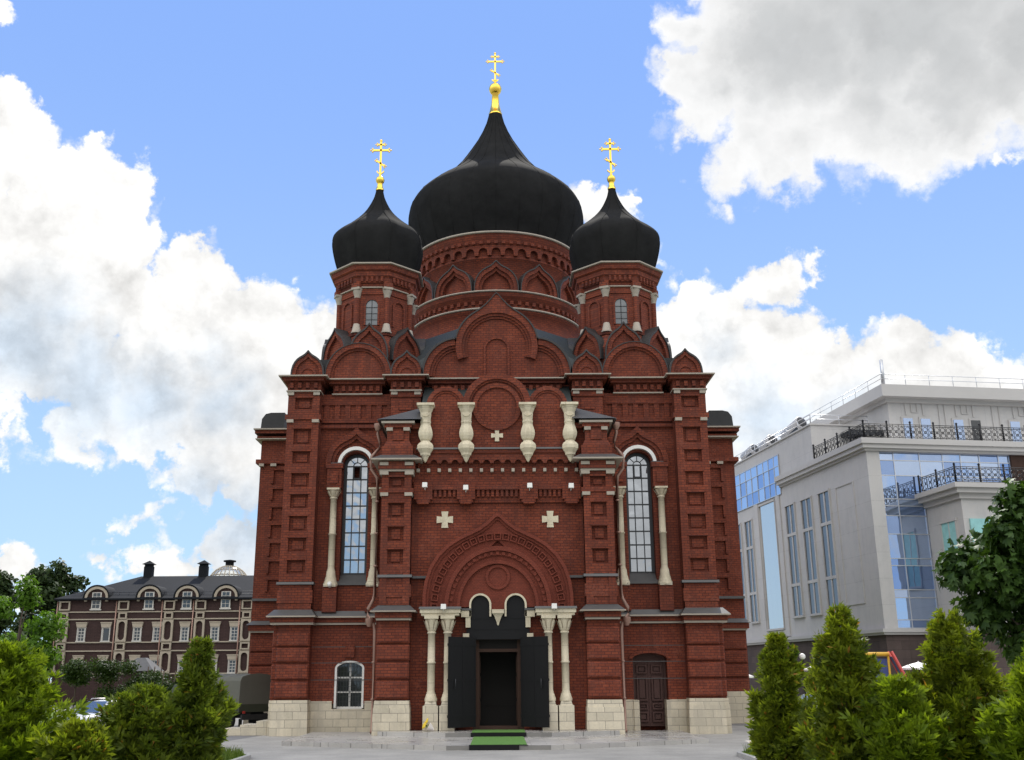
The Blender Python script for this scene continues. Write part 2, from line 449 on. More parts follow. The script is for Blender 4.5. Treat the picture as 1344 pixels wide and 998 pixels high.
# --- flank walls
for s in SX:
    for y0, y1 in ((4.2, 5.6), (9.0, 10.6), (23, 24.6), (29.5, 31.8)):
        a, b = mir(s, 10.3, 10.62); w.box(a, b, y0, y1, 1.4, 16.6)
    a, b = mir(s, 10.3, 10.66); pl.box(a, b, 2.9, 11, 0, 1.45)
# --- transept arms
for s in SX:
    a, b = mir(s, 12.2, 14.25); w.box(a, b, 10.75, 12.4, 1.4, 16.5)
    a, b = mir(s, 13.9, 14.42); w.box(a, b, 11.4, 13.2, 1.4, 16.5)
    for z0, z1 in PANELS:
        a, b = mir(s, 12.6, 13.55)
        w.box(a, b, 10.6, 11, z1 + .02, z1 + .26); w.box(a, a + .15, 10.6, 11, z0, z1); w.box(b - .15, b, 10.6, 11, z0, z1)
    a, b = mir(s, 12.3, 14.5)
    w.box(a, b, 10.5, 13.4, 14.95, 15.2); tr.box(a + .9, a + 1.25, 10.46, 11, 14.78, 14.94); tr.box(a + .2, a + .5, 10.46, 11, 14.78, 14.94)
    w.box(a, b, 10.45, 13.5, 16.45, 16.62); w.box(a - .1, b + .1, 10.25, 13.7, 16.75, 16.95)
    tr.box(a - .06, b + .06, 10.3, 13.6, 16.40, 16.46)
    tr.box(a - .16, b + .16, 10.1, 21, 16.955, 17.03)
    a, b = mir(s, 11.9, 14.15)
    w.box(a, b, 10.7, 12.6, 1.4, 5.1)
    for z0, z1 in ((1.66, 2.40), (2.50, 3.18), (3.28, 3.94), (4.02, 4.66)): w.cbox(a - .04, b + .05, 10.58, 12.6, z0, z1, .06)
    pl.box(a - .15, b + .16, 10.4, 13, 0, 1.35, .03, .03); pl.box(a - .1, b + .1, 10.46, 13, 1.35, 1.72)
    tr.box(a - .12, b + .15, 10.5, 13, 5.08, 5.18); w.box(a - .2, b + .25, 10.42, 13, 5.18, 5.5); sh.box(a - .3, b + .38, 10.3, 13.2, 5.5, 5.74, .3, .3)
    sh.box(a - .1, b + .14, 10.5, 12.8, 6.86, 7.0)
    # quarter-round sheet roof over the arm's end
    pts = [(0, 0), (.1, .7), (.5, 1.0), (1.1, 1.08), (2.6, 1.08), (2.6, 0)]
    shd = MB(); shd.prism([(s * (14.38 - x * .55), 17.06 + z) for x, z in pts], 10.7, 20.8); shd.build('shoulder_roof', SHOULDER, CH)

# --- bays with the tall windows: skins with arched openings (opening half width .66, springing 12.86)
WX, WZ0, WZS, WR = 7.09, 6.98, 12.86, .66
for s in SX:
    a, b = mir(s, 5.2, 8.95)
    wall_arch(w, a, b, 5.3, 16.5, .75, 1.76, s * WX, WR, WZ0, WZS, .62)
    # frieze of small sunk squares
    w.box(a, b, .62, .8, 15.95, 16.5); w.box(a, b, .62, .8, 15.0, 15.22)
    n = 6
    for i in range(n + 1):
        x = a + .28 + (b - a - .56) * i / n
        w.box(x - .13, x + .13, .66, .8, 15.22, 15.95)
    w.box(a, b, .58, .8, 14.72, 14.9)
    # keel hood over the archivolt
    k = keel(s * WX, 12.75, 1.50, 1.98); k2 = keel_in(s * WX, 12.75, 1.5, 1.98, .26)
    w.band(k, k2, .50, .8); w.band(k2, keel_in(s * WX, 12.75, 1.5, 1.98, .42), .60, .8)
    # brick blocks above the side columns and pedestals under them
    for t in (-1, 1):
        c = s * WX + t * 1.03
        w.box(c - .42, c + .42, .34, .8, 12.62, 12.86); w.box(c - .36, c + .36, .40, .8, 11.62, 12.62)
        w.box(c - .2, c + .2, .34, .42, 11.85, 12.4)
        w.box(c - .34, c + .34, .30, .8, 5.6, 6.82); sh.box(c - .40, c + .40, .5, .8, 12.862, 12.93)
    # ground-floor bay
    if s < 0: wall_arch(w, a, b, 1.4, 5.3, .70, 1.76, -7.08, .70, 1.4, 3.02, .34)
    else: wall_arch(w, a, b, 1.4, 5.3, .70, 1.76, 7.22, .82, 1.4, 3.36, .26)
    for z in (2.46, 3.24, 3.98): sh.box(a, b, .685, .72, z, z + .03)
    if s < 0:
        pl.box(a, -7.85, .55, 1.76, 0, 1.52); pl.box(-6.31, b, .55, 1.76, 0, 1.52); pl.box(-7.85, -6.31, .55, 1.76, 0, 1.16)
        w.box(-7.3, -6.86, .6, .8, 3.5, 4.05)
    else:
        pl.box(a, 6.36, .55, 1.76, 0, 1.52); pl.box(8.08, b, .55, 1.76, 0, 1.52)
        k = arc(7.22, 3.36, 1.0, 180, 0, 12, .44); w.band(k, arc(7.22, 3.36, .84, 180, 0, 12, .28), .62, .8)
    # weathering over the foot, with its pale lines
    for (x0, x1, yf) in ((a, b, .62),):
        tr.box(x0, x1, yf - .12, .9, 5.02, 5.11); w.box(x0, x1, yf - .16, .9, 5.11, 5.34)
        tr.box(x0, x1, yf - .34, .9, 5.34, 5.41); sh.box(x0, x1, yf - .33, .95, 5.412, 5.66, 0, .18)
    a, b = mir(s, 8.86, 10.72)
    tr.box(a - .06, b + .12, -.22, 2.2, 5.00, 5.10); w.box(a - .08, b + .14, -.28, 2.2, 5.10, 5.32)
    tr.box(a - .22, b + .25, -.50, 2.3, 5.34, 5.40); sh.box(a - .2, b + .24, -.48, 2.3, 5.402, 5.70, .26, .40)

# --- upper cornice
def cornice(x0, x1, yf, y1):
    tr.box(x0 - .06, x1 + .06, yf - .20, y1, 16.452, 16.51)
    w.box(x0 - .02, x1 + .02, yf - .10, y1, 16.53, 16.98)
    n = max(2, int((x1 - x0) / .34))
    for i in range(n):
        c = x0 + (i + .5) * (x1 - x0) / n
        w.box(c - .09, c + .09, yf - .26, yf, 16.62, 16.90)
    w.box(x0 - .20, x1 + .20, yf - .34, y1, 16.98, 17.10); w.box(x0 - .3, x1 + .3, yf - .44, y1, 17.10, 17.16)
    tr.box(x0 - .42, x1 + .42, yf - .56, y1, 17.162, 17.222)
for s in SX:
    a, b = mir(s, 8.93, 10.55); cornice(a, b, 0, 2.4)
    for c in (a + .16, b - .16): tr.box(c - .16, c + .16, -.15, .1, 16.28, 16.448)
    a, b = mir(s, 5.9, 8.45); cornice(a + .1, b, .66, 1.9)
    # inner piers of the main wall
    a, b = mir(s, 3.84, 5.33)
    w.box(a, b, .0, 1.8, 5.3, 16.45)
    w.box(a + .4, b - .4, -.05, .1, 15.5, 16.05)
    w.box(a - .06, b + .06, -.1, .5, 16.18, 16.44); cornice(a, b, -.03, 1.9)
    for c in (a + .16, b - .16): tr.box(c - .16, c + .16, -.15, .1, 16.28, 16.448)
    # flank cornice
    a, b = mir(s, 10.2, 11.0); w.box(a, b, 2.4, 32, 16.98, 17.14); tr.box(min(a, a + s * .1), max(b, b + s * .1), 2.4, 32.1, 17.164, 17.22)
w.box(-3.9, 3.9, .75, 1.8, 12, 17.0)
for s in SX: w.box(*mir(s, 3.5, 4.3), -2.35, .7, 12.5, 14.2)
cornice(-3.3, 3.3, .66, 1.9)

# --- gables (kokoshniks) on the cornice
def kok(m, cx, zb, wd, h, y0, y1, bw=.2, fb=.12, niche=0.0, flash=None):
    (flash or gf).band(keel(cx, zb, wd + .07, h + .12), keel(cx, zb, wd, h), y0 - .07, y1 - .05)
    k = keel(cx, zb, wd, h)
    m.prism(k, y0 + fb, y1)
    m.band(k, keel_in(cx, zb, wd, h, bw), y0, y0 + fb + .05)
    if niche:
        a = arc(cx, zb + h * .12, wd * niche, 180, 0, 10)
        m.band(a, arc(cx, zb + h * .12, wd * niche * .72, 180, 0, 10), y0 + fb - .05, y0 + fb + .05)
for s in SX:
    kok(w, s * 9.62, 17.25, .78, 1.30, -.05, .7, .17, niche=.55)
    kok(w, s * 4.58, 17.25, .76, 1.28, -.05, .7, .17, niche=.6)
    # big round-headed gable of the window bay
    k = [(s * 7.08 - 1.66, 17.25)] + arc(s * 7.08, 17.35, 1.66, 180, 0, 18, 1.75) + [(s * 7.08 + 1.66, 17.25)]
    w.prism(k, .38, 1.2); gf.band([(s * 7.08 + (x - s * 7.08) * 1.03, z + .04) for x, z in k], k, .12, 1.1); w.band(k, inset(k, .24), .16, .5); k2 = inset(k, .24); w.band(k2, inset(k2, .12), .28, .5)
    # sheet roofs behind the corner gables, curved towards the flank
    pts = [(0, 0), (.02, .55), (.16, .95), (.45, 1.12), (.9, 1.16), (2.2, 1.16), (2.2, 0)]
    shd = MB(); shd.prism([(s * (10.55 - x), 17.25 + z) for x, z in pts], .75, 2.8); shd.build('shoulder_roof', SHOULDER, CH)
# the tripled gable in the middle
ZC, RO = 18.86, 2.10
ogl = [(-1.20, 20.58), (-.88, 20.80), (-.56, 21.07), (-.28, 21.38), (-.10, 21.62), (0, 21.72)]
lobe = arc(-2.0, 17.3, 1.73, 180, 92, 10, 1.93)
cen = arc(0, ZC, RO, 171, 126, 8) + ogl
left = [(-3.73, 17.25)] + lobe + cen
tre = left + [(-x, z) for x, z in left[-2::-1]]
w.prism(tre, .22, 1.6)
cfull = arc(0, ZC, RO, 200, 126, 12) + ogl; cfull = cfull + [(-x, z) for x, z in cfull[-2::-1]]
nc = len(cfull)
ring = lambda r: arc(0, ZC, r, 200, -20, nc - 1)
w.band(cfull, ring(1.80), -.06, .4); w.band(ring(1.80), ring(1.66), .04, .4); w.band(ring(1.66), ring(1.54), .13, .4)
gf.band([(x * 1.03, z + .06) for x, z in tre], tre, -.12, 1.5)
for s in SX:
    lb_ = lambda d, q: [(s * x, z) for x, z in arc(-2.0, 17.3, 1.73 - d, 180, q, 12, 1.93 - d)]
    for d0, d1, y, q in ((0, .30, -.03, 95), (.30, .44, .07, 90), (.44, .56, .15, 84)):
        A_, B_ = lb_(d0, q), lb_(d1, q)
        w.band(A_ if s < 0 else A_[::-1], B_ if s < 0 else B_[::-1], y, .4)
nb = [(-.66, 17.25)] + arc(0, 18.75, .66, 180, 0, 14) + [(.66, 17.25)]
w.band(nb, inset(nb, .1), .13, .4)
# roofs between the gables and the drum
rf = MB()
rf.prism([(x, z - .05) for x, z in tre], 1.6, 12.0)
rf.box(-10.4, 10.4, 2.0, 31.8, 17.0, 17.35)
rf.box(-14.0, 14.0, 11.2, 20.8, 17.0, 17.3)
rf.add([(-6.2, 1.25, 17.2), (6.2, 1.25, 17.2), (-6.2, 4.2, 19.85), (0, 4.2, 22.0), (6.2, 4.2, 19.85), (-6.2, 11, 19.85), (0, 11, 22.0), (6.2, 11, 19.85)], [(0, 3, 2), (0, 1, 3), (1, 4, 3), (2, 3, 6, 5), (3, 4, 7, 6)])
rf.build("roof", SLATE, CH)

# --- porch
PF = -3.0
def pier_blocks(m, a, b, y0, y1, zs, bev=.07):
    for z0, z1 in zs: m.cbox(a, b, y0, y1, z0, z1, bev)
w.box(-5.28, -1.15, -2.3, .8, 0.2, 12.5); w.box(1.15, 5.28, -2.3, .8, .2, 12.5); w.box(-1.15, 1.15, -2.3, .8, 4.28, 12.5)
for s in SX:
    a, b = mir(s, 3.97, 5.36)
    w.box(a, b, -2.92, -2.0, 1.4, 5.1)
    pier_blocks(w, a - .03, b + .03, PF - .06, -2.0, ((1.68, 2.42), (2.52, 3.20), (3.30, 3.96), (4.04, 4.70)))
    w.box(b - .1 if s > 0 else a - .12, b + .12 if s > 0 else a + .1, -2.7, .6, 1.4, 5.1)
    pl.box(a - .14, b + .12, PF - .2, -1.9, .0, 1.30, .03, .03); pl.box(a - .09, b + .07, PF - .13, -1.9, 1.30, 1.60, .02, .02)
    tr.box(a - .08, b + .08, PF - .2, -1.9, 5.03, 5.12); w.box(a - .12, b + .12, PF - .27, -1.9, 5.12, 5.36)
    tr.box(a - .32, b + .32, PF - .5, -1.9, 5.38, 5.43); sh.box(a - .3, b + .3, PF - .48, -1.8, 5.432, 5.68, .28, .42)
    # flank of the porch, its foot, weathering
    c, d = mir(s, 5.2, 5.45); pl.box(c, d, -1.9, .6, 0, 1.55)
    c, d = mir(s, 5.2, 5.62); tr.box(c, d, -1.9, .6, 5.36, 5.43); sh.box(c, d, -1.9, .6, 5.432, 5.6)
    # upper pier with sunk panels
    a, b = mir(s, 3.98, 5.34)
    w.box(a, b, -2.86, -2.0, 5.4, 12.0)
    xl, xr = a + .32, b - .32
    w.box(a, xl, PF - .05, -2.5, 5.7, 11.75); w.box(xr, b, PF - .05, -2.5, 5.7, 11.75)
    zc = 7.06
    w.box(xl, xr, PF + .002, -2.5, 5.7, 6.9)
    w.box(a - .05, b + .05, PF - .04, -2.5, 6.05, 6.6)
    for z0, z1 in ((7.51, 8.17), (8.55, 9.21), (9.63, 10.3), (11.02, 11.5)):
        w.box(xl, xr, PF - .048, -2.5, zc, z0); zc = z1
        w.box(xl + .16, xr - .16, PF + .07, -2.5, z0 + .12, z1 - .1)
        w.box(xl - .05, xr + .05, PF - .10, -2.6, z1 + .01, z1 + .08)
    w.box(xl, xr, PF - .048, -2.5, zc, 11.75)
    sh.box(a - .1, b + .1, PF - .12, -1.9, 6.92, 7.04, 0, .05)
    w.box(a - .1, b + .1, PF - .12, -1.9, 10.78, 10.98)
    for cc in (a + .12, b - .12): tr.box(cc - .18, cc + .18, PF - .15, -2.5, 10.62, 10.775)
    # capping with two pale lines
    tr.box(a - .12, b + .12, PF - .2, -1.7, 11.76, 11.85); w.box(a - .16, b + .16, PF - .26, -1.7, 11.85, 12.2)
    for cc in (a + .1, b - .1):
        tr.box(cc - .2, cc + .2, PF - .22, -2.5, 11.6, 11.755); tr.box(cc - .2, cc + .2, PF - .32, -2.5, 12.02, 12.17)
    tr.box(a - .48, b + .48, PF - .52, .7, 12.25, 12.32); sh.box(a - .46, b + .46, PF - .5, .7, 12.322, 12.56, .36, .44)
    # attic block on the pier, flared foot
    w.box(a - .04, b + .04, PF + .0, .75, 12.45, 13.0, .0, .0)
    w.box(a + .02, b - .02, PF + .02, .75, 13.0, 13.25, .12, .1); w.box(a + .16, b - .16, PF + .14, .75, 13.2, 13.9)
    w.box(a + .42, b - .42, PF + .08, -2, 13.3, 13.75)
    for cc in (a + .28, b - .28): tr.box(cc - .15, cc + .15, PF + .02, -2.4, 13.74, 13.9)
    w.box(a + .04, b - .04, PF + .02, .75, 13.9, 14.08); tr.box(a - .1, b + .1, PF - .1, .7, 14.08, 14.18)
    # shed roof from the eaves up to the porch gable
    xo, xi = s * 5.62, s * 3.55
    sh.add([(xo, PF - .16, 14.25), (xi, PF - .16, 14.25), (xi, PF + 1.1, 15.14), (xi, PF + 1.1, 14.25)], [(0, 1, 2) if s < 0 else (2, 1, 0)])
    sh.add([(xo, PF - .16, 14.19), (xi, PF + 1.0, 15.0), (xi, .7, 15.0), (xo, .7, 14.19), (xo, PF - .16, 14.24), (xi, PF + 1.05, 15.10), (xi, .7, 15.10), (xo, .7, 14.24)],
           [(0, 1, 2, 3), (7, 6, 5, 4), (0, 4, 5, 1), (1, 5, 6, 2), (2, 6, 7, 3), (3, 7, 4, 0)])
    w.box(*mir(s, 3.55, 5.3), PF + .3, .7, 13.9, 14.15)
# middle wall of the porch between its piers
w.box(-3.98, 3.98, -2.42, -2.0, 10.4, 12.95)
sh.box(-3.98, 3.98, -2.5, -2.0, 6.92, 7.03)
# arcade frieze with pale corbels
zt, zbm = 12.60, 11.98
NA, x0f, dxf = 15, -3.71, .495
pts = [(x0f, zt)]
row = [(x0f, zbm)]
for i in range(NA):
    c = x0f + dxf * (i + .5)
    row += arc(c, zbm + .24, .165, 180, 0, 8)
row += [(x0f + dxf * NA, zbm)]
w.prism([(x0f, zt + .22)] + row + [(x0f + dxf * NA, zt + .22)], -2.70, -2.3)
for i in range(NA + 1):
    c = x0f + dxf * i; tr.box(c - .07, c + .07, -2.68, -2.4, 11.82, 11.975)
sh.box(-3.8, 3.8, -2.86, -2.3, 12.86, 12.95, 0, .05); w.box(-3.75, 3.75, -2.78, -2.3, 12.7, 12.858)
w.box(-3.9, 3.9, -2.5, -2.3, 11.2, 11.4)
w.box(-3.9, 3.9, -2.62, -2.3, 10.98, 11.18)
for c in (-3.45, -1.46, 1.46, 3.45):
    w.box(c - .42, c + .42, -2.72, -2.3, 10.52, 11.2); w.box(c - .26, c + .26, -2.78, -2.3, 10.3, 10.52)
    for i in range(4): w.box(c - .33 + i * .19, c - .24 + i * .19, -2.70, -2.3, 10.36, 10.515)
for c0, c1 in ((-3.0, -1.9), (-1.0, 1.0), (1.9, 3.0)):
    n = int((c1 - c0) / .22)
    for i in range(n):
        c = c0 + (c1 - c0) * (i + .5) / n; w.box(c - .06, c + .06, -2.56, -2.3, 10.66, 10.975)
# porch gable: a big roundel between two arches
gab = [(-3.66, 12.9), (-3.66, 14.5), (-3.33, 14.6)] + arc(-2.43, 15.04, .92, 180, 20, 12) + arc(0, 14.97, 1.62, 163, 17, 20) + arc(2.43, 15.04, .92, 160, 0, 12) + [(3.33, 14.6), (3.66, 14.5), (3.66, 12.9)]
w.prism(gab, -2.55, -1.9)
k = arc(0, 14.97, 1.64, 205, -25, 28); w.band(k, arc(0, 14.97, 1.36, 205, -25, 28), -2.74, -2.4)
w.band(arc(0, 14.97, 1.36, 205, -25, 28), arc(0, 14.97, 1.26, 205, -25, 28), -2.64, -2.4)
w.band(arc(0, 14.97, 1.16, 0, 360, 36), arc(0, 14.97, .95, 0, 360, 36), -2.66, -2.4, True)
for s in SX:
    k = [(s * 2.43 - .93, 12.96)] + arc(s * 2.43, 15.04, .93, 180, 0, 16) + [(s * 2.43 + .93, 12.96)]
    w.band(k, inset(k, .2), -2.66, -2.4); k2 = inset(k, .2); w.band(k2, inset(k2, .1), -2.60, -2.4)
    w.box(*mir(s, 1.3, 1.6), -2.68, -2.4, 12.96, 14.2)
rp = MB()
rp.add([(-3.7, -2.2, 14.7), (3.7, -2.2, 14.7), (3.7, .72, 16.9), (-3.7, .72, 16.9), (-3.7, .72, 14.7), (3.7, .72, 14.7)], [(0, 1, 2, 3), (0, 3, 4), (1, 5, 2)])
rp.build("porch_roof", SLATE, CH)

# --- portal
pd = MB()
ko = keel(0, 5.62, 3.40, 4.24)
bands = [(0, .14, -2.86), (.14, .26, -2.74), (.26, 1.02, -2.66), (1.02, 1.16, -2.74), (1.16, 1.45, -2.56)]
def circ_mix(d):
    """keel outline drawn in by d, ending level with the springing"""
    return keel(0, 5.62, 3.40 - d, 4.24 - 1.25 * d)
pd.prism(ko, -2.5, -2.2)
for d0, d1, y in bands[:3]: pd.band(circ_mix(d0), circ_mix(d1), y, -2.3)
for r0, r1, y in ((2.42, 2.24, -2.84), (2.24, 2.05, -2.72), (2.05, 1.86, -2.64), (1.86, 1.72, -2.72)):
    pd.band(arc(0, 5.62, r0, 180, 0, 40, r0 * 1.12), arc(0, 5.62, r1, 180, 0, 40, r1 * 1.12), y, -2.3)
# square frames carved along the arch
for i in range(25):
    t = i / 24 * 180
    th_ = R(t); rr = 2.88
    px, pz = rr * math.cos(th_), 5.62 + rr * 1.10 * math.sin(th_)
    pd.M = Matrix.Translation((px, 0, pz)) @ Matrix.Rotation(R(90) - th_, 4, 'Y')
    for q in ((-.15, .15, -.16, -.11), (-.15, .15, .11, .16), (-.15, -.11, -.11, .11), (.11, .15, -.11, .11)):
        pd.box(q[0], q[1], -2.77, -2.6, q[2], q[3])
    pd.box(-.04, .04, -2.70, -2.6, -.04, .04)
    rr = 2.14; pd.M = Matrix.Translation((rr * math.cos(th_), 0, 5.62 + rr * 1.12 * math.sin(th_))) @ Matrix.Rotation(R(90) - th_, 4, 'Y')
    pd.box(-.07, .07, -2.78, -2.6, -.07, .07)
pd.M = None
# tympanum with the twin arches cut out, roundel
ty = [(-1.74, 5.62), (-1.33, 5.62)] + arc(-.80, 5.72, .44, 180, 0, 14) + [(-.36, 5.5), (0, 5.5), (.36, 5.5)] + arc(.80, 5.72, .44, 180, 0, 14) + [(1.33, 5.62), (1.74, 5.62)]
pd.prism(ty + arc(0, 5.62, 1.74, 0, 180, 24, 1.95)[1:-1], -2.56, -2.3)
pd.band(arc(0, 6.95, .56, 0, 360, 28), arc(0, 6.95, .44, 0, 360, 28), -2.64, -2.4, True)
pd.build("portal_arch", BRICK_D, CH)
for s in SX:
    am = MB(); k = [(s * .80 - .5, 5.2)] + arc(s * .80, 5.72, .50, 180, 0, 16) + [(s * .80 + .5, 5.2)]
    am.band(k, inset(k, .085), -2.66, -2.35)
    am.build("arch_moulding", CREAM, CH)
g = MB(); g.lathe([(.0, 4.78), (.06, 4.84), (.09, 4.95), (.2, 5.15), (.24, 5.22), (.30, 5.28), (.38, 5.34), (.38, 5.5)], 0, -2.52, 4, PI / 4, False); g.build("hanging_pendant", CREAM, CH)
bp = MB(); bp.prism([(-1.42, 4.2), (-1.42, 4.66), (-1.30, 4.66)] + [(-1.24, 5.5)] + arc(-.80, 5.72, .43, 180, 0, 12) + arc(.80, 5.72, .43, 180, 0, 12) + [(1.24, 5.5), (1.30, 4.66), (1.42, 4.66), (1.42, 4.2)], -2.535, -2.4)
for z in (4.62, 5.1): bp.box(-1.22, 1.22, -2.55, -2.45, z, z + .05)
bp.build("steel_transom_panel", BLACK, CH)
# abacus of the paired columns
for s in SX:
    a, b = mir(s, 1.68, 3.48)
    m = MB(); m.box(a, b, -3.28, -2.3, 5.33, 5.50); m.box(a + .06, b - .06, -3.22, -2.3, 5.22, 5.33)
    m.box(*mir(s, 1.22, 1.66), -2.66, -2.3, 5.18, 5.46); m.box(*mir(s, 1.24, 1.46), -2.62, -2.3, 4.72, 5.18); m.box(*mir(s, 1.30, 1.58), -2.62, -2.3, 4.3, 4.46)
    m.build("abacus", CREAM, CH)
    sh.box(a - .05, b + .05, -3.34, -2.3, 5.502, 5.60, .02, .05)
    sh.box(*mir(s, 1.2, 1.7), -2.7, -2.4, 5.47, 5.56)
def column(x, y, r, z0, z1, zc, zbase, zped, wped, ring):
    """shaft with ring and flared foot, carved capital from zc to z1, pedestal zped..z0"""
    m = MB()
    m.lathe([(r * 1.65, zped), (r * 1.7, zped + .1), (r * 1.45, zped + .2), (r * 1.3, zbase - .06), (r * 1.12, zbase - .04), (r * 1.18, zbase), (r * 1.02, zbase + .04), (r, zbase + .1),
             (r, ring - .04), (r * 1.2, ring - .03), (r * 1.2, ring + .03), (r, ring + .04), (r * .95, zc - .06), (r * 1.2, zc - .05), (r * 1.2, zc + .01), (r * 1.0, zc + .02)], x, y, 16)
    o = m.build("column", CREAM, CH)
    c = MB(); h = z1 - zc
    c.lathe([(r * 1.05, zc + .02), (r * 1.12, zc + h * .3), (r * 1.5, zc + h * .62), (r * 1.75, zc + h * .8), (r * 1.8, zc + h)], x, y, 16, PI / 16)
    c.box(x - r * 1.9, x + r * 1.9, y - r * 1.9, y + r * 1.9, zc + h * .8, z1 - .003)
    for i in range(8):
        a = i * PI / 4; c.M = Matrix.Translation((x, y, 0)) @ Matrix.Rotation(a, 4, 'Z')
        c.add([(-r * .42, -r * 1.1, zc + .06), (r * .42, -r * 1.1, zc + .06), (r * .55, -r * 1.95, zc + h * .62), (0, -r * 2.25, zc + h * .74), (-r * .55, -r * 1.95, zc + h * .62), (0, -r * 1.40, zc + h * .2)],
              [(0, 1, 5), (1, 2, 3, 5), (5, 3, 4, 0)])
    c.M = None
    c.build("capital", CREAM, o)
    if zped > z0:
        p = MB(); p.box(x - wped, x + wped, y - wped, -2.2 if y < -2.3 else y + wped, z0, zped - .18); p.box(x - wped + .06, x + wped - .06, y - wped + .06, y + wped, zped - .18, zped, .05, .05)
        p.build("pedestal", STONE, o)
    return o
for x in (2.24, 2.96):
    for s in SX: column(s * x, -2.98, .165, .2, 5.22, 4.5, 1.93, 1.56, .33, 3.2)
# columns beside the tall windows
for s in SX:
    for t in (-1, 1):
        x = s * WX + t * 1.03
        o = column(x, .52, .165, 6.8, 11.62, 11.15, 7.62, 7.1, .3, 9.35)
        b = MB(); b.lathe([(.34, 6.84), (.36, 6.95), (.33, 7.0), (.30, 7.08), (.24, 7.3), (.19, 7.64)], x, .52, 12)
        b.build("flared_foot", CREAM, o)
# pendant balusters on the porch gable
for x in (-3.37, -1.45, 1.45, 3.43):
    m = MB()
    m.lathe([(.0, 12.22), (.06, 12.28), (.20, 12.55), (.24, 12.56), (.26, 12.66), (.36, 12.80), (.40, 12.86), (.40, 13.02), (.34, 13.12), (.24, 13.20), (.22, 13.26), (.28, 13.32),
             (.345, 13.48), (.36, 13.62), (.33, 13.78), (.26, 13.98), (.24, 14.1), (.265, 14.12), (.265, 14.2), (.24, 14.22), (.27, 14.5), (.27, 14.62), (.32, 14.72), (.40, 14.92)], x, -2.82, 8, PI / 8, False)
    m.box(x - .41, x + .41, -3.24, -2.4, 14.92, 15.03)
    sw = arc(0, 14.58, .19, 200, 340, 8); m.band([(x + p, q) for p, q in sw], [(x + p * .7, q + .03) for p, q in sw], -3.11, -2.95)
    m.build("hanging_baluster", CREAM, CH)
# crosses set in the brick
def plus(x, z, r, a, y):
    m = MB(); fl = 1.25
    o = [(-a, -a), (-a * fl, -r), (a * fl, -r), (a, -a), (r, -a * fl), (r, a * fl), (a, a), (a * fl, r), (-a * fl, r), (-a, a), (-r, a * fl), (-r, -a * fl)]
    m.prism([(x + p, z + q) for p, q in o], y - .07, y + .05); m.build("wall_cross", CREAM, CH)
plus(-2.45, 9.62, .38, .13, -2.3); plus(2.45, 9.62, .38, .13, -2.3); plus(0, 13.56, .28, .085, -2.56)
# floodlights
def lamp(x, y, z):
    m = MB(); m.box(x - .12, x + .12, y - .16, y + .06, z - .02, z + .2, .01, .02); o = m.build("floodlight", WPAINT, CH)
    b = MB(); b.tube([(x, y + .02, z), (x, y + .06, z - .08), (x, y + .3, z - .1)], .02, 6); b.build("bracket", WPAINT, o)
for x, z in ((-3.36, 11.05), (-1.46, 10.92), (1.5, 11.0), (3.42, 10.98)): lamp(x, -2.95, z)
for x in (-2.42, 2.5): lamp(x, -3.42, 5.5)
# small camera under the left column
cm = MB(); cm.lathe([(.0, -.2), (.1, -.18), (.11, .1), (.0, .1)], 0, 0, 10); cm.M = None
o = cm.build("security_camera", WPAINT, CH); o.location = (-8.1, .18, 6.9); o.rotation_euler = (R(70), 0, 0)

# --- doors
dm = MB()
dm.box(-1.15, -.86, -2.12, -1.9, .3, 4.28); dm.box(.86, 1.15, -2.12, -1.9, .3, 4.28); dm.box(-.86, .86, -2.12, -1.9, 3.66, 3.80)
dm.box(-1.15, 1.15, -2.12, -1.9, 4.2, 4.28); dm.box(-.86, .86, -2.2, -1.9, .3, .5)
dfr = dm.build("door_frame", BROWNW, CH)
m = MB(); m.box(-.86, .86, -2.03, -2.0, 3.80, 4.2); m.build("fanlight", VOID, dfr)
for s in SX:
    m = MB(); m.box(*mir(s, .84, .9), -1.85, -.95, .5, 3.66)
    for z0, z1 in ((.7, 1.5), (1.65, 2.6), (2.75, 3.5)): m.box(*mir(s, .81, .84), -1.7, -1.1, z0, z1)
    m.build("inner_door_leaf", BROWNW, CH)
m = MB(); m.box(-1.15, 1.15, -.4, -.3, 3.2, 4.28); m.box(-.06, .06, -.4, -.32, .3, 3.2); m.box(-1.15, -.9, -.4, -.32, .3, 3.2); m.box(.9, 1.15, -.4, -.32, .3, 3.2)
for z in (1.3, 2.3): m.box(-.9, .9, -.39, -.33, z, z + .06)
ivd = m.build("vestibule_door", VOID, CH)
m = MB(); m.box(-.9, .9, -.355, -.345, .3, 3.2); m.build("pane", VOID, ivd)
m = MB(); m.box(-1.14, 1.14, -2.2, .75, .2, .32); m.box(-1.149, -1.13, -1.9, .75, .32, 4.27); m.box(1.13, 1.149, -1.9, .75, .32, 4.27); m.box(-1.13, 1.13, .70, .745, .32, 4.27)
m.build("vestibule", VOID, CH)
for s in SX:
    m = MB(); m.box(0, 1.5, -.04, .04, .48, 4.29)
    for z in (.9, 2.4, 3.9): m.box(-.02, 1.52, -.055, .055, z, z + .1)
    for q in (.02, .72, 1.44): m.box(q, q + .05, -.052, .052, .5, 4.26)
    o = m.build("steel_door_leaf", BLACK, CH)
    o.location = (s * 1.02, -2.62, 0); o.rotation_euler = (0, 0, R(-40) if s > 0 else R(180 + 40))
    h = MB(); h.tube([(1.2, .12 * -s, 2.1), (1.2, .12 * -s, 2.5)], .02, 6); h.build("handle", FRAMEG, o)
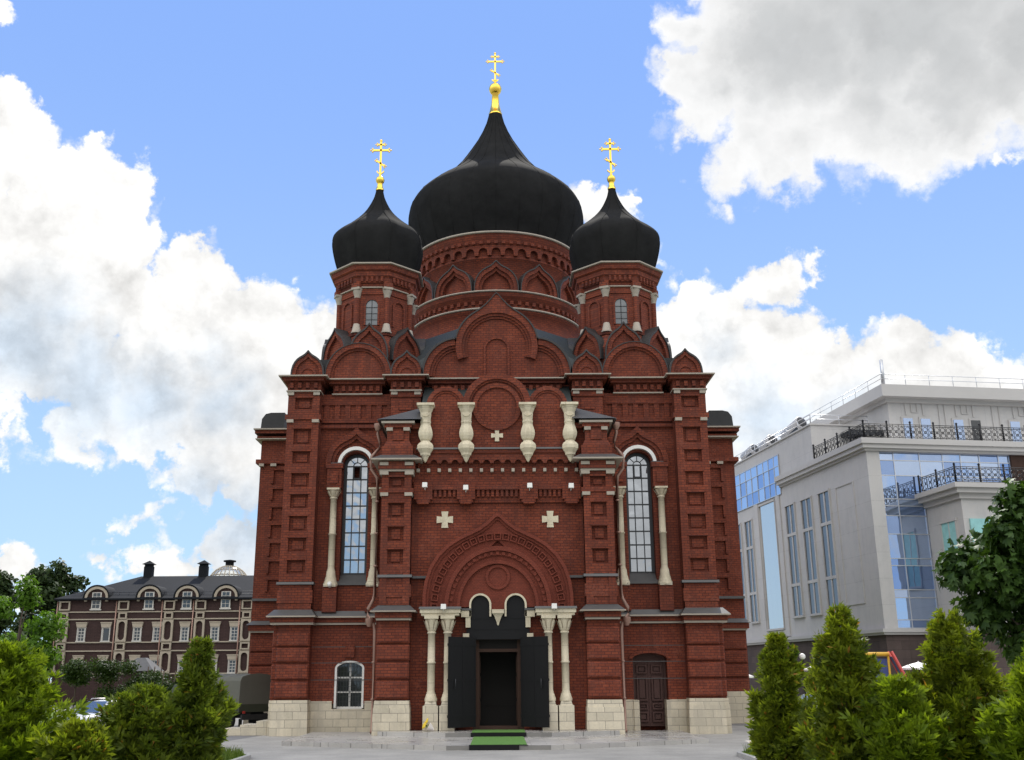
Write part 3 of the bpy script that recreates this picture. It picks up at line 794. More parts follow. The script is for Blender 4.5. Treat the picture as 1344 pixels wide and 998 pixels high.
# side door of the right bay
m = MB(); wall_arch(m, 6.40, 8.04, .3, 3.70, 1.18, 1.32, 7.22, .70, .3, 3.2, .22)
sd_ = m.build("side_door", DOORW, CH)
m = MB(); m.box(6.53, 7.205, 1.24, 1.3, .3, 3.24); m.box(7.235, 7.91, 1.24, 1.3, .3, 3.24); m.prism([(6.53, 3.22)] + arc(7.22, 3.22, .69, 180, 0, 10, .2) + [(7.91, 3.22)], 1.25, 1.3)
for x in (6.87, 7.57):
    for z0, z1 in ((.5, .95), (1.05, 1.35), (1.45, 2.55), (2.7, 3.1)):
        m.band([(x - .25, z0), (x - .25, z1), (x + .25, z1), (x + .25, z0)], [(x - .18, z0 + .07), (x - .18, z1 - .07), (x + .18, z1 - .07), (x + .18, z0 + .07)], 1.13, 1.25, True); m.box(x - .13, x + .13, 1.17, 1.25, z0 + .12, z1 - .12)
m.box(7.19, 7.25, 1.19, 1.26, .3, 3.3)
m.build("door_leaf", DOORW, sd_)
pl.box(6.36, 6.62, .5, 1.2, 0, 1.5); pl.box(7.9, 8.1, .5, 1.2, 0, 1.5)

# --- windows
def tall_window(s):
    x = s * WX
    m = MB()
    k = [(x - WR, 7.5)] + arc(x, WZS, WR, 180, 0, 14, .62) + [(x + WR, 7.5)]
    m.band(k, inset(k, .15), 1.15, 1.3)
    for xx in (-.2, .2): m.box(x + xx - .022, x + xx + .022, 1.18, 1.26, 7.5, WZS)
    for i in range(9):
        z = 7.5 + i * (WZS - 7.5) / 8; m.box(x - .6, x + .6, 1.17, 1.25, z - .03, z + .03)
    for i in (-1, 0, 1):
        a = R(90 + i * 45); m.tube([(x + .2 * math.cos(a), 1.22, WZS + .2 * math.sin(a)), (x + .6 * math.cos(a), 1.22, WZS + .58 * math.sin(a))], .022, 6)
    q = arc(x, WZS, .22, 180, 0, 10); m.band(q, arc(x, WZS, .18, 180, 0, 10), 1.18, 1.26)
    m.box(x - .2, x - .14, 1.1, 1.3, WZS - .62, WZS - .05); m.box(x + .14, x + .2, 1.1, 1.3, WZS - .62, WZS - .05)
    m.box(x - .2, x + .2, 1.1, 1.3, WZS - .68, WZS - .6)
    o = m.build("tall_window", FRAMEG, CH)
    gm = MB(); gl = []
    rng = random.Random(5 + s)
    for i in range(8):
        for j in range(3):
            xa, xb = (-.6, -.2, .2)[j], (-.2, .2, .6)[j]
            za, zb = 7.5 + i * .67, 7.5 + (i + 1) * .67
            if i == 7 and j == 1 and s < 0: continue
            d = [rng.uniform(-.004, .004) for _ in range(4)]
            gm.add([(x + xa, 1.22 + d[0], za), (x + xb, 1.22 + d[1], za), (x + xb, 1.22 + d[2], zb), (x + xa, 1.22 + d[3], zb)], [(0, 1, 2), (0, 2, 3)])
    top = arc(x, WZS, .6, 0, 180, 12, .58); gm.add([(p, 1.22, q) for p, q in top], [tuple(range(len(top)))])
    gm.build("pane", GLASS, o)
    st = MB(); st.add([(x - .86, .62, 6.98), (x + .86, .62, 6.98), (x + .66, 1.3, 7.56), (x - .66, 1.3, 7.56), (x - .86, .62, 6.9), (x + .86, .62, 6.9), (x + .86, 1.3, 6.9), (x - .86, 1.3, 6.9)],
                      [(0, 1, 2, 3), (4, 5, 1, 0), (5, 6, 2, 1), (4, 0, 3, 7)]); st.build("sill_sheet", SHEET, o)
    rv = MB(); k = [(x - WR - .004, 7.0)] + arc(x, WZS, WR + .004, 180, 0, 14, .624) + [(x + WR + .004, 7.0)]
    av = MB(); k = arc(x, WZS + .02, .90, 180, 0, 18, .88); av.band(k, arc(x, WZS + .02, .74, 180, 0, 18, .71), .52, .9); av.build("archivolt", WPAINT, o)
tall_window(-1); tall_window(1)
m = MB(); x = -7.08
k = [(x - .7, 1.2)] + arc(x, 3.02, .7, 180, 0, 12, .34) + [(x + .7, 1.2)]
m.band(k, inset(k, .1), .72, 1.2); m.box(x - .6, x + .6, .98, 1.1, 1.16, 1.26)
m.box(x - .04, x + .04, 1.0, 1.08, 1.2, 3.3)
for z in (1.92, 2.58): m.box(x - .6, x + .6, 1.0, 1.08, z - .035, z + .035)
lw = m.build("low_window", WPAINT, CH)
m = MB(); m.box(x - .6, x + .6, 1.05, 1.07, 1.2, 3.36); m.build("pane", DGLASS, lw)
m = MB()
for i in range(1, 8): m.box(x - .6 + i * .15, x - .585 + i * .15, .9, .92, 1.24, 3.3)
for i in range(1, 9): m.box(x - .6, x + .6, .90, .915, 1.24 + i * .23, 1.255 + i * .23)
m.build("window_grille", FRAMEG, lw)

# --- downpipes
for s in SX:
    m = MB()
    yb = -2.0
    m.tube([(s * 5.72, yb, 14.15), (s * 5.72, yb, 13.8), (s * 5.60, yb, 13.4), (s * 5.62, yb, 13.1), (s * 5.98, yb, 12.72), (s * 6.02, yb, 12.45), (s * 5.98, yb, 12.1), (s * 5.70, yb, 11.7), (s * 5.66, yb, 11.4), (s * 5.66, yb, 6.25), (s * 5.72, yb, 6.0), (s * 5.95, yb, 5.6), (s * 5.97, yb, 5.3), (s * 5.66, yb, 4.9), (s * 5.62, yb, 4.6), (s * 5.62, yb, .4), (s * 5.62, yb - .2, .24)], .075, 8)
    m.lathe([(.1, 13.95), (.2, 14.15), (.2, 14.3)], s * 5.72, yb, 10); m.lathe([(.1, 4.8), (.2, 5.0), (.2, 5.18)], s * 5.86, yb, 10)
    for z in (1.6, 3.2, 7.5, 9.0, 10.5): m.lathe([(.09, z), (.1, z + .02), (.1, z + .06), (.09, z + .08)], s * (5.62 if z < 5 else 5.66), yb, 8)
    m.build("downpipe", COPPER, CH)

w.build("wall", BRICK, CH); build_pieces(pl, "plinth", STONE, CH); build_pieces(tr, "cornice_trim", WTRIM, CH); build_pieces(sh, "metal_flashing", SHEET, CH); build_pieces(gf, "gable_edging", DRIP, CH)

# --- crosses and finials
def ortho_cross(parent, z0, h, t, x=0.0, y=0.0):
    """three-bar cross, foot at z0"""
    m = MB()
    def bar(xa, za, xb, zb, th=t):
        d = Vector((xb - xa, 0, zb - za)).normalized(); n = Vector((-d.z, 0, d.x)) * th / 2
        m.prism([(x + xa + n.x, za + n.z), (x + xb + n.x, zb + n.z), (x + xb - n.x, zb - n.z), (x + xa - n.x, za - n.z)], y - t * .35, y + t * .35)
        for q, r_ in ((xa, za), (xb, zb)):
            if abs(xa - xb) > .01:
                for ox, oz in ((0, .9), (0, -.9), (.9 * (1 if q > (xa + xb) / 2 else -1), 0)):
                    m.lathe([(.01, r_ + oz * th - th * .6), (th * .6, r_ + oz * th), (.01, r_ + oz * th + th * .6)], x + q + ox * th, y, 8)
    W = h * .21
    bar(0, z0, 0, z0 + h)
    bar(-W, z0 + h * .73, W, z0 + h * .73); bar(-W * .45, z0 + h * .89, W * .45, z0 + h * .89, t * .8)
    bar(-W * .48, z0 + h * .44, W * .48, z0 + h * .28, t * .85)
    cr = arc(0, z0 + h * .17, W * .5, 200, 340, 10); m.band([(x + p, q) for p, q in cr], [(x + p * .75, q + t * .4) for p, q in cr], y - t * .3, y + t * .3)
    m.lathe([(.01, z0 + h - t), (t * .9, z0 + h), (.01, z0 + h + t)], x, y, 8)
    m.build("gilt_cross", GOLD, parent)
def finial(parent, z0, z1, r0, r1, rb, x=0, y=0):
    """gilt cone from z0 to z1 and ball on it"""
    m = MB(); m.lathe([(r0 * 1.06, z0 - .05), (r0 * 1.06, z0 + .05), (r0, z0 + .06), (r1 * 1.25, z0 + (z1 - z0) * .5), (r1, z1), (rb * .62, z1 + .02), (rb * .86, z1 + rb * .35), (rb, z1 + rb * .8), (rb * .97, z1 + rb * 1.1), (rb * .8, z1 + rb * 1.5), (rb * .45, z1 + rb * 1.8), (rb * .2, z1 + rb * 1.95), (rb * .14, z1 + rb * 2.3), (rb * .3, z1 + rb * 2.5), (rb * .1, z1 + rb * 2.7)], x, y, 24)
    m.build("gilt_finial", GOLD, parent)

# --- central drum and dome (own origin on the axis so that the brick runs round it)
DR = empty("central_tower", (0, 16, 0), 0, CH)
m = MB()
m.lathe([(6.3, 17.3), (6.3, 22.6), (5.6, 23.2), (5.6, 24.4), (5.75, 24.5), (5.75, 24.62), (5.5, 24.7), (5.5, 25.2), (5.62, 25.25), (5.62, 25.4), (5.7, 25.45), (5.82, 25.75), (5.25, 25.9), (5.15, 26.0),
         (5.15, 28.2), (5.25, 28.25), (5.25, 28.4), (5.15, 28.42), (5.15, 29.1), (5.42, 29.15), (5.42, 29.35), (5.5, 29.5), (5.6, 29.75), (5.6, 29.85), (5.3, 29.9)], 0, 0, 96)
for i in range(72):
    m.M = Matrix.Rotation(2 * PI * i / 72, 4, 'Z'); m.box(-.11, .11, -5.66, -5.4, 25.0, 25.24); m.box(-.11, .11, -5.58, -5.3, 29.16, 29.34)
for i in range(40):
    m.M = Matrix.Rotation(2 * PI * i / 40, 4, 'Z')
    hw = 5.15 * math.tan(PI / 40) + .02
    m.prism([(-hw, 29.12), (-hw, 28.42), (-.3, 28.42)] + arc(0, 28.66, .28, 180, 0, 8) + [(.3, 28.42), (hw, 28.42), (hw, 29.12)], -5.40, -5.1)
df = MB()
for i in range(12):
    m.M = df.M = Matrix.Rotation(2 * PI * i / 12, 4, 'Z')
    k = keel(0, 25.9, 1.36, 2.02); k2 = keel_in(0, 25.9, 1.36, 2.02, .24); m.band(k, k2, -5.50, -4.9); df.band(keel(0, 25.9, 1.42, 2.12), k, -5.56, -4.9)
    m.band(k2, keel_in(0, 25.9, 1.36, 2.02, .44), -5.36, -4.9)
m.M = None
m.build("drum", BRICK_R, DR); df.build("gable_edging", DRIP, DR)
m = MB()
m.lathe([(5.60, 29.855), (5.72, 29.86), (5.72, 29.97), (5.5, 30.02)], 0, 0, 96); m.lathe([(5.6, 24.63), (5.85, 24.64), (5.85, 24.73), (5.5, 24.78)], 0, 0, 96); m.lathe([(5.6, 25.77), (5.9, 25.78), (5.9, 25.86), (5.3, 25.9)], 0, 0, 96)
m.build("ring_trim", WTRIM, DR)
DP = [(5.35, 30.0), (5.6, 30.7), (5.87, 31.5), (6.05, 32.3), (6.12, 32.95), (6.07, 33.54), (5.92, 34.05), (5.64, 34.52), (5.18, 35.0), (4.56, 35.5), (3.86, 36.02), (3.2, 36.6), (2.68, 37.22), (2.17, 37.98), (1.70, 38.73), (1.26, 39.47), (.92, 40.17), (.64, 40.89), (.46, 41.6), (.42, 41.7)]
SP = [(2.12, 24.2), (2.3, 24.7), (2.46, 25.3), (2.55, 25.8), (2.56, 26.1), (2.51, 26.38), (2.38, 26.63), (2.07, 26.97), (1.60, 27.34), (1.15, 27.76), (.81, 28.16), (.58, 28.54), (.4, 28.92), (.27, 29.27), (.17, 29.75)]
def smooth_prof(p, k=3):
    q = []
    for i in range(len(p) - 1):
        p0, p1, p2, p3 = p[max(i - 1, 0)], p[i], p[i + 1], p[min(i + 2, len(p) - 1)]
        for j in range(k):
            t = j / k
            q.append(tuple(.5 * (2 * p1[c] + (p2[c] - p0[c]) * t + (2 * p0[c] - 5 * p1[c] + 4 * p2[c] - p3[c]) * t * t + (3 * p1[c] - p0[c] - 3 * p2[c] + p3[c]) * t ** 3) for c in (0, 1)))
    return q + [p[-1]]
m = MB(); m.lathe(smooth_prof(DP), 0, 0, 96)
for i in range(24):            # standing seams between the sheets
    a = 2 * PI * i / 24
    m.tube([(r * math.sin(a) * 1.001, -r * math.cos(a) * 1.001, z) for r, z in DP], .018, 4)
m.build("onion_dome", DOME, DR)
finial(DR, 41.66, 43.35, .46, .23, .46)
ortho_cross(DR, 44.2, 2.55, .11)

# --- the two front corner towers
def tower(s):
    T = empty("corner_tower", (s * 6.72, 4.05, 0), 0, CH)
    c8 = math.cos(PI / 8)
    m = MB()
    o8 = lambda prof: m.lathe([(r / c8, z) for r, z in prof], 0, 0, 8, PI / 8, False)
    o8([(2.55, 17.25), (2.55, 19.3), (2.3, 19.6), (2.05, 20.12), (2.12, 20.16), (2.12, 20.28), (1.92, 20.3), (1.92, 22.86), (2.0, 22.9), (2.02, 23.1), (2.12, 23.15), (2.14, 23.42), (2.24, 23.5), (2.26, 23.75), (2.38, 23.82), (2.42, 24.08), (2.3, 24.12)])
    tf = MB()
    for i in range(8):
        m.M = tf.M = Matrix.Rotation(i * PI / 4, 4, 'Z')
        kok(m, 0, 18.6, .96, 1.9, -2.72, -1.9, .24, .16, flash=tf)
        k = [(-.42, 20.75)] + arc(0, 21.88, .42, 180, 0, 12) + [(.42, 20.75)]
        m.band(k, inset(k, .1), -2.0, -1.85)
        for j in range(5): m.box(-.62 + j * .27, -.48 + j * .27, -2.22, -2.0, 23.2, 23.46)
        m.box(-.78, .78, -1.98, -1.9, 22.52, 22.84)
        # colonnettes at the corners
        m.M = Matrix.Rotation(i * PI / 4 + PI / 8, 4, 'Z')
        m.lathe([(.15, 20.28), (.15, 22.86)], 0, -2.1, 10)
        m.box(-.24, .24, -2.36, -1.9, 22.86, 23.1)
    m.M = None
    m.build("brick_drum", BRICK, T); tf.build("gable_edging", DRIP, T)
    for i in range(8):
        a = i * PI / 4 + PI / 8
        f = MB(); f.M = Matrix.Rotation(a, 4, 'Z')
        f.box(-.25, .25, -2.37, -1.95, 22.74, 22.86); f.lathe([(.16, 22.3), (.17, 22.4), (.2, 22.5), (.25, 22.66), (.26, 22.74)], 0, -2.1, 8, PI / 8)
        f.build("stone_capital", WTRIM, T); f = MB(); f.M = Matrix.Rotation(a, 4, 'Z')
        f.lathe([(.29, 20.29), (.29, 20.36), (.25, 20.42), (.17, 20.8), (.155, 20.82)], 0, -2.1, 8, PI / 8)
        f.build("stone_base", WTRIM, T)
    m = MB(); m.lathe([(2.44 / c8, 24.09), (2.54 / c8, 24.10), (2.54 / c8, 24.17), (2.2 / c8, 24.24)], 0, 0, 8, PI / 8, False)
    m.lathe([(1.99 / c8, 22.87), (2.06 / c8, 22.875), (2.06 / c8, 22.93), (2.0 / c8, 22.96)], 0, 0, 8, PI / 8, False)
    m.build("ring_trim", WTRIM, T)
    m = MB(); k = [(-.36, 20.75)] + arc(0, 21.88, .36, 180, 0, 12) + [(.36, 20.75)]
    m.band(k, inset(k, .05), -1.99, -1.9); m.box(-.02, .02, -1.97, -1.93, 20.75, 22.2)
    for z in (21.05, 21.4, 21.75): m.box(-.33, .33, -1.97, -1.93, z, z + .03)
    wf = m.build("arched_window", FRAMEG, T)
    m = MB(); m.prism([(-.33, 20.78)] + arc(0, 21.88, .33, 180, 0, 12) + [(.33, 20.78)], -1.945, -1.925); m.build("pane", MATS["tower_glass"], T)
    sp = SP
    m = MB(); f8 = lambda a: 1.0 + .035 * (math.cos(8 * (a - 0)) * -.5)
    m.lathe(smooth_prof(sp), 0, 0, 64, PI / 8, fac=lambda a: 1.0 - .030 * math.cos(8 * a))
    for i in range(8):
        a = i * PI / 4 + PI / 8
        m.tube([(r * 1.031 * math.sin(a), -r * 1.031 * math.cos(a), z) for r, z in smooth_prof(sp, 2)], .022, 4)
    m.build("onion_dome", DOME, T)
    finial(T, 29.72, 30.12, .22, .14, .25)
    ortho_cross(T, 30.6, 2.3, .11)
glass_mat("tower_glass", (.13, .14, .15), .35, .12, .1)
tower(-1); tower(1)
# ================================================================== ground
def ground_mat(name, c1, c2, scale, rough=.85, spec=.3, tile=None, bump=.2):
    m = bpy.data.materials.new(name); m.use_nodes = True
    t = m.node_tree; p = t.nodes["Principled BSDF"]; p.inputs['Roughness'].default_value = rough; p.inputs['Specular IOR Level'].default_value = spec
    tcn = t.nodes.new("ShaderNodeTexCoord"); ob = V(t, tcn.outputs['Object'])
    a = noise(t, ob, scale, 8, .7); b = noise(t, ob, scale * .12, 4, .6); g = noise(t, ob, scale * 25, 2)
    f = (a * .45 + b * .4 + g * .15).step(.36, .64)
    c = col_mix(t, f, c1, c2); h = g
    if tile:
        br = t.nodes.new("ShaderNodeTexBrick"); t.links.new(ob.s, br.inputs['Vector'])
        br.inputs['Color1'].default_value = (1, 1, 1, 1); br.inputs['Color2'].default_value = (.80, .80, .82, 1); br.inputs['Mortar'].default_value = (.45, .45, .45, 1)
        br.inputs['Scale'].default_value = 1.0; br.inputs['Mortar Size'].default_value = .012; br.inputs['Brick Width'].default_value = tile[0]; br.inputs['Row Height'].default_value = tile[1]
        c = col_mix(t, 1.0, c, V(t, br.outputs['Color']), 'MULTIPLY')
        p_r = (a * .5 + b * .5).step(.35, .65) * .35 + rough - .15
        t.links.new(p_r.s, p.inputs['Roughness'])
    t.links.new(c.s, p.inputs['Base Color'])
    if bump:
        bn = t.nodes.new("ShaderNodeBump"); bn.inputs['Strength'].default_value = bump; bn.inputs['Distance'].default_value = .02
        t.links.new(h.s, bn.inputs['Height']); t.links.new(bn.outputs[0], p.inputs['Normal'])
    return m
ASPH = ground_mat("worn_asphalt", (.16, .155, .15), (.25, .245, .235), .5)
PAVE = ground_mat("plaza_paving", (.25, .24, .22), (.40, .38, .345), .45, .85, .3)
GRAN = ground_mat("polished_granite", (.36, .345, .325), (.47, .45, .42), .7, .30, .5, (1.2, .6), .03)
LAWN = ground_mat("mown_lawn", (.060, .105, .012), (.110, .170, .020), .8, .9, .2)
KERB = mat("concrete_kerb", (.34, .33, .31), .85, var=.3, vscale=3, bump=.2)
def sheet(name, pts, z, m, **kw):
    b = MB(); b.add([(x, y, z) for x, y in pts], [tuple(range(len(pts)))])
    return b.build(name, m, kind="structure", **kw)
sheet("ground", [(-900, -200), (900, -200), (900, 1500), (-900, 1500)], 0.0, ASPH)
sheet("plaza", [(-11.5, 30), (13.2, 30), (13.6, 49), (14.2, 56), (11, 60), (-11, 50.6), (-11.6, 46)], .006, PAVE)
def lawn(name, pts, z=.12):
    b = MB(); b.add([(x, y, z) for x, y in pts], [tuple(range(len(pts)))]); return b.build(name, LAWN, kind="structure")
def kerb(name, pts, wd=.16, h=.14):
    b = MB()
    for (x0, y0), (x1, y1) in zip(pts, pts[1:]):
        d = Vector((x1 - x0, y1 - y0, 0)); n = Vector((-d.y, d.x, 0)).normalized() * wd / 2
        b.add([(x0 + n.x, y0 + n.y, 0), (x1 + n.x, y1 + n.y, 0), (x1 - n.x, y1 - n.y, 0), (x0 - n.x, y0 - n.y, 0),
               (x0 + n.x, y0 + n.y, h), (x1 + n.x, y1 + n.y, h), (x1 - n.x, y1 - n.y, h), (x0 - n.x, y0 - n.y, h)],
              [(0, 3, 2, 1), (4, 5, 6, 7), (0, 1, 5, 4), (1, 2, 6, 5), (2, 3, 7, 6), (3, 0, 4, 7)])
    return b.build(name, KERB, kind="structure")
def rounded(cx, cy, r, a0, a1, n=10): return [(cx + r * math.cos(R(a0 + (a1 - a0) * i / n)), cy + r * math.sin(R(a0 + (a1 - a0) * i / n))) for i in range(n + 1)]
le = [(-40, 37.6)] + rounded(-9.9, 36.0, 1.6, 90, 0) + [(-8.3, 18)]
ri = [(8.0, 18)] + rounded(9.4, 36.1, 1.4, 180, 90) + [(46, 37.5)]
lawn("left_lawn", le + [(-40, 18)]); kerb("left_kerb", le)
lawn("right_lawn", ri + [(46, 18)]); kerb("right_kerb", ri)
lf = [(-60, 52), (-20.5, 52), (-19.2, 62), (-22, 84), (-60, 86)]
lawn("far_left_lawn", lf); kerb("far_left_kerb", [lf[0], lf[1], lf[2], lf[3]])
rf_ = [(14.9, 55.5), (21, 54), (24, 70), (23.4, 96), (15.2, 90)]
lawn("far_right_lawn", rf_, .10); kerb("far_right_kerb", [rf_[4], rf_[0], rf_[1]], .14, .12)
# grass blades on the near lawns, where they show past the kerbs
GRASS = leaf_mat("grass_blade", (.050, .095, .012), (.14, .19, .03), trans=.3, clump=.8)
def blades(name, n, fn, hmin, hmax, wd, m, **kw):
    rng = np.random.default_rng(3)
    P = np.array([fn(rng) for _ in range(n)])
    a = rng.uniform(0, 2 * PI, n); h = rng.uniform(hmin, hmax, n); ln = rng.uniform(.1, .6, n) * h; b = rng.uniform(0, 2 * PI, n)
    d = np.stack([np.cos(a), np.sin(a), 0 * a], 1) * wd / 2
    tip = P + np.stack([np.cos(b) * ln, np.sin(b) * ln, h], 1)
    return tri_mesh(name, np.stack([P - d, P + d, tip], 1), m, **kw)
def tri_mesh(name, T, m, parent=None, **kw):
    """T: n x k x 3 loose polygons of k corners"""
    n, k = T.shape[:2]
    me = bpy.data.meshes.new(name)
    me.vertices.add(n * k); me.vertices.foreach_set("co", T.reshape(-1).astype(np.float32))
    me.loops.add(n * k); me.loops.foreach_set("vertex_index", np.arange(n * k, dtype=np.int32))
    me.polygons.add(n); me.polygons.foreach_set("loop_start", np.arange(0, n * k, k, dtype=np.int32))
    me.update(calc_edges=True); me.materials.append(m)
    o = bpy.data.objects.new(name, me); COL.objects.link(o)
    if parent is not None: o.parent = parent
    return tag(o, **kw)
def gpt(r):
    while True:
        if r.random() < .5: x, y = r.uniform(-17, -8.45), r.uniform(32.5, 37.4)
        else: x, y = r.uniform(8.2, 17), r.uniform(32.5, 37.3)
        if x < 0 and (x > -9.9 and y > 36.0 and math.hypot(x + 9.9, y - 36.0) > 1.45): continue
        if x > 0 and (x < 9.4 and y > 36.1 and math.hypot(x - 9.4, y - 36.1) > 1.25): continue
        return (x, y, .11)
blades("grass", 22000, gpt, .08, .34, .03, GRASS, label="tufts of uncut grass along the kerbs of the front lawns", cat="grass", kind="stuff")

# ------------------------------------------------------------------ platform in front of the doors
def slab(m, pts, z0, z1):
    n = len(pts)
    m.add([(x, y, z0) for x, y in pts] + [(x, y, z1) for x, y in pts], [tuple(range(n, 2 * n))] + [(i, (i + 1) % n, n + (i + 1) % n, n + i) for i in range(n)])
PT = empty("entrance_platform", (0, 44, 0))
tag(PT, "low grey granite platform with two steps in front of the cathedral door", "platform")
m = MB(); slab(m, [(-8.6, -1.0), (-1.9, -4.2), (1.9, -4.2), (8.35, -.8), (8.35, 6), (-8.6, 6)], 0, .17); m.build("lower_step", GRAN, PT)
m = MB(); slab(m, [(-5.2, 2.5), (-2.2, 1.2), (2.2, 1.2), (5.2, 2.5), (5.2, 6.4), (-5.2, 6.4)], .17, .34); m.build("upper_step", GRAN, PT)
GREEN = mat("green_carpet", (.085, .20, .035), .95, var=.25, vscale=7, bump=.4, bscale=60)
mt = empty("green_mat", (0, 42.5, 0)); tag(mt, "green carpet runner laid over the steps to the open door", "mat")
for (y0, y1, z, hw) in ((45.27, 47.4, .345, 1.12), (39.95, 45.16, .175, 1.04)):
    m = MB(); m.box(-hw, hw, y0 - 42.5, y1 - 42.5, z, z + .018); m.build("carpet_strip", GREEN, mt)
m = MB(); m.box(-1.16, 1.16, 2.665, 2.695, .17, .35); m.build("rubber_edging", BLACK, mt)
m = MB(); m.box(-1.08, .75, -2.76, -2.71, .0, .18); m.box(-1.08, 1.08, -2.75, -2.56, .176, .186); m.build("rubber_edging", BLACK, mt)
# bunch of yellow flowers by the column
YEL = mat("yellow_petal", (.72, .52, .04), .6); GRN = mat("green_stem", (.10, .17, .03), .6); PAPER = mat("wrapping_paper", (.72, .66, .62), .7)
m = MB(); rng = random.Random(2)
fx, fy, fz = -2.98, 46.42, .35
m.lathe([(.04, 0), (.16, .22), (.19, .3)], 0, 0, 12); fl = m.build("flower_bouquet", PAPER, None, label="small bunch of yellow flowers leaning on the column base", cat="flowers")
fl.location = (fx + .2, fy - .05, fz + .06); fl.rotation_euler = (R(12), R(-58), 0)
m = MB()
for i in range(16):
    a, r_ = rng.uniform(0, 2 * PI), rng.uniform(0, .18)
    m.tube([(0, 0, .1), (r_ * math.cos(a), r_ * math.sin(a), .42)], .008, 4)
m.build("stem", GRN, fl)
for i in range(9):
    a, r_ = i * 2.4, .05 + .02 * i
    q = MB(); q.lathe([(.0, .40), (.07, .43), (.085, .47), (.03, .49), (.0, .47)], r_ * math.cos(a), r_ * math.sin(a), 8); q.build("flower", YEL, fl)

# stone steps at the foot of the left transept
m = MB()
for i in range(4): m.box(-13.6 + i * .75, -10.85, 50.55 + i * .02, 52.3, .16 * i, .16 * (i + 1))
m.build("flank_steps", STONE, None, label="short pale stone steps beside the cathedral's corner plinth", cat="steps")

# ================================================================== pale office building
C0 = (26.4, 72.0); ANG = math.atan2(.143, .990)
WB = empty("white_building", (*C0, 0), ANG)
tag(WB, "pale grey modern building with mirrored glass walls, iron balconies and rooftop pavilion", "building")
PLAS = masonry("pale_plaster", (.51, .50, .49), (.49, .48, .47), (.40, .39, .385), 3.6, 1.8, .014, .16, stain=(.50, .48, .46), bump=.06)
PLAS2 = mat("grey_plaster_band", (.48, .465, .45), .8, var=.1, vscale=.7)
BSTONE = masonry("brown_stone_cladding", (.105, .078, .070), (.085, .064, .058), (.05, .04, .038), 1.2, .6, .01, .25)
PGLASS = glass_mat("tinted_facade_glass", (.42, .52, .72), .85, .02, .02, .5)
_t = PGLASS.node_tree; _g = _t.nodes.new("ShaderNodeNewGeometry")
_t.links.new(col_mix(_t, V(_t, _g.outputs['Random Per Island']).step(.5, .75), (.44, .55, .76), (.26, .37, .62)).s, _t.nodes["Principled BSDF"].inputs['Base Color'])
CURT = mat("turquoise_curtain", (.28, .55, .55), .8, var=.4, vscale=2.5)
IRON = mat("black_wrought_iron", (.012, .012, .014), .5, .3)
ALU = mat("pale_aluminium", (.55, .56, .58), .35, .7)
HV = mat("galvanised_duct", (.40, .40, .41), .55, .35, var=.2)
m = MB()      # local x runs along the front to the right, y runs back along the flank
m.box(.0, 30, .6, 15, 5.3, 18.0)                     # front block (glass front set in)
m.box(.0, 1.0, 0, .6, 5.3, 18.0)                     # corner pier of the front
m.box(.002, 30, 15, 40, 5.3, 17.4); m.box(.3, 28, 8.4, 40, 17.4, 19.0); m.box(0.0, 27, 8.4, 14.9, 18.9, 21.9); m.box(0, 27, 14.9, 40, 20.9, 21.9); m.box(.25, 27, 14.9, 40, 17.4, 20.9)
m.box(1.0, 30, .0, .6, 18.0, 18.05)
# blank panel and frames on the flank
m.box(-.06, .1, 2.3, 5.2, 7.45, 7.55); m.box(-.06, .1, 2.3, 5.2, 16.15, 16.25); m.box(-.06, .1, 2.3, 2.42, 7.55, 16.15); m.box(-.06, .1, 5.08, 5.2, 7.55, 16.15)
m.box(-.10, .1, 15.4, 16.2, 5.7, 17.4); m.box(-.10, .1, 20.2, 21.1, 5.7, 17.4); m.box(-.10, .1, 16.2, 20.2, 5.6, 6.2)
# projecting block with the balcony
m.box(4.3, 30, -4.0, .6, 5.3, 14.0)
m.build("wall", PLAS, WB)
m = MB()
m.box(-.55, 30.2, -.55, 15, 18.45, 18.85, 0, 0); m.box(-.4, 30, -.4, 15, 18.15, 18.45); m.box(-.18, 30, -.18, 15, 17.98, 18.15)
m.box(-.30, 30, -.30, 40, 5.36, 5.60); m.box(-.18, 30, -.18, 40, 5.2, 5.36); m.box(4.0, 30, -4.3, -.3, 5.36, 5.60); m.box(4.12, 30, -4.18, -.2, 5.2, 5.36)
m.box(3.5, 30, -4.8, .3, 14.62, 14.94); m.box(3.75, 30, -4.55, .3, 14.3, 14.62); m.box(4.1, 30, -4.2, .3, 13.95, 14.3)
m.box(-.12, 27.1, 8.3, 40, 21.9, 22.02); 
m.build("cornice", PLAS2, WB)
m = MB(); m.box(.06, 30, .06, 40, -.2, 5.22); m.box(4.36, 30, -3.94, .1, -.2, 5.2)
m.build("base", BSTONE, WB)
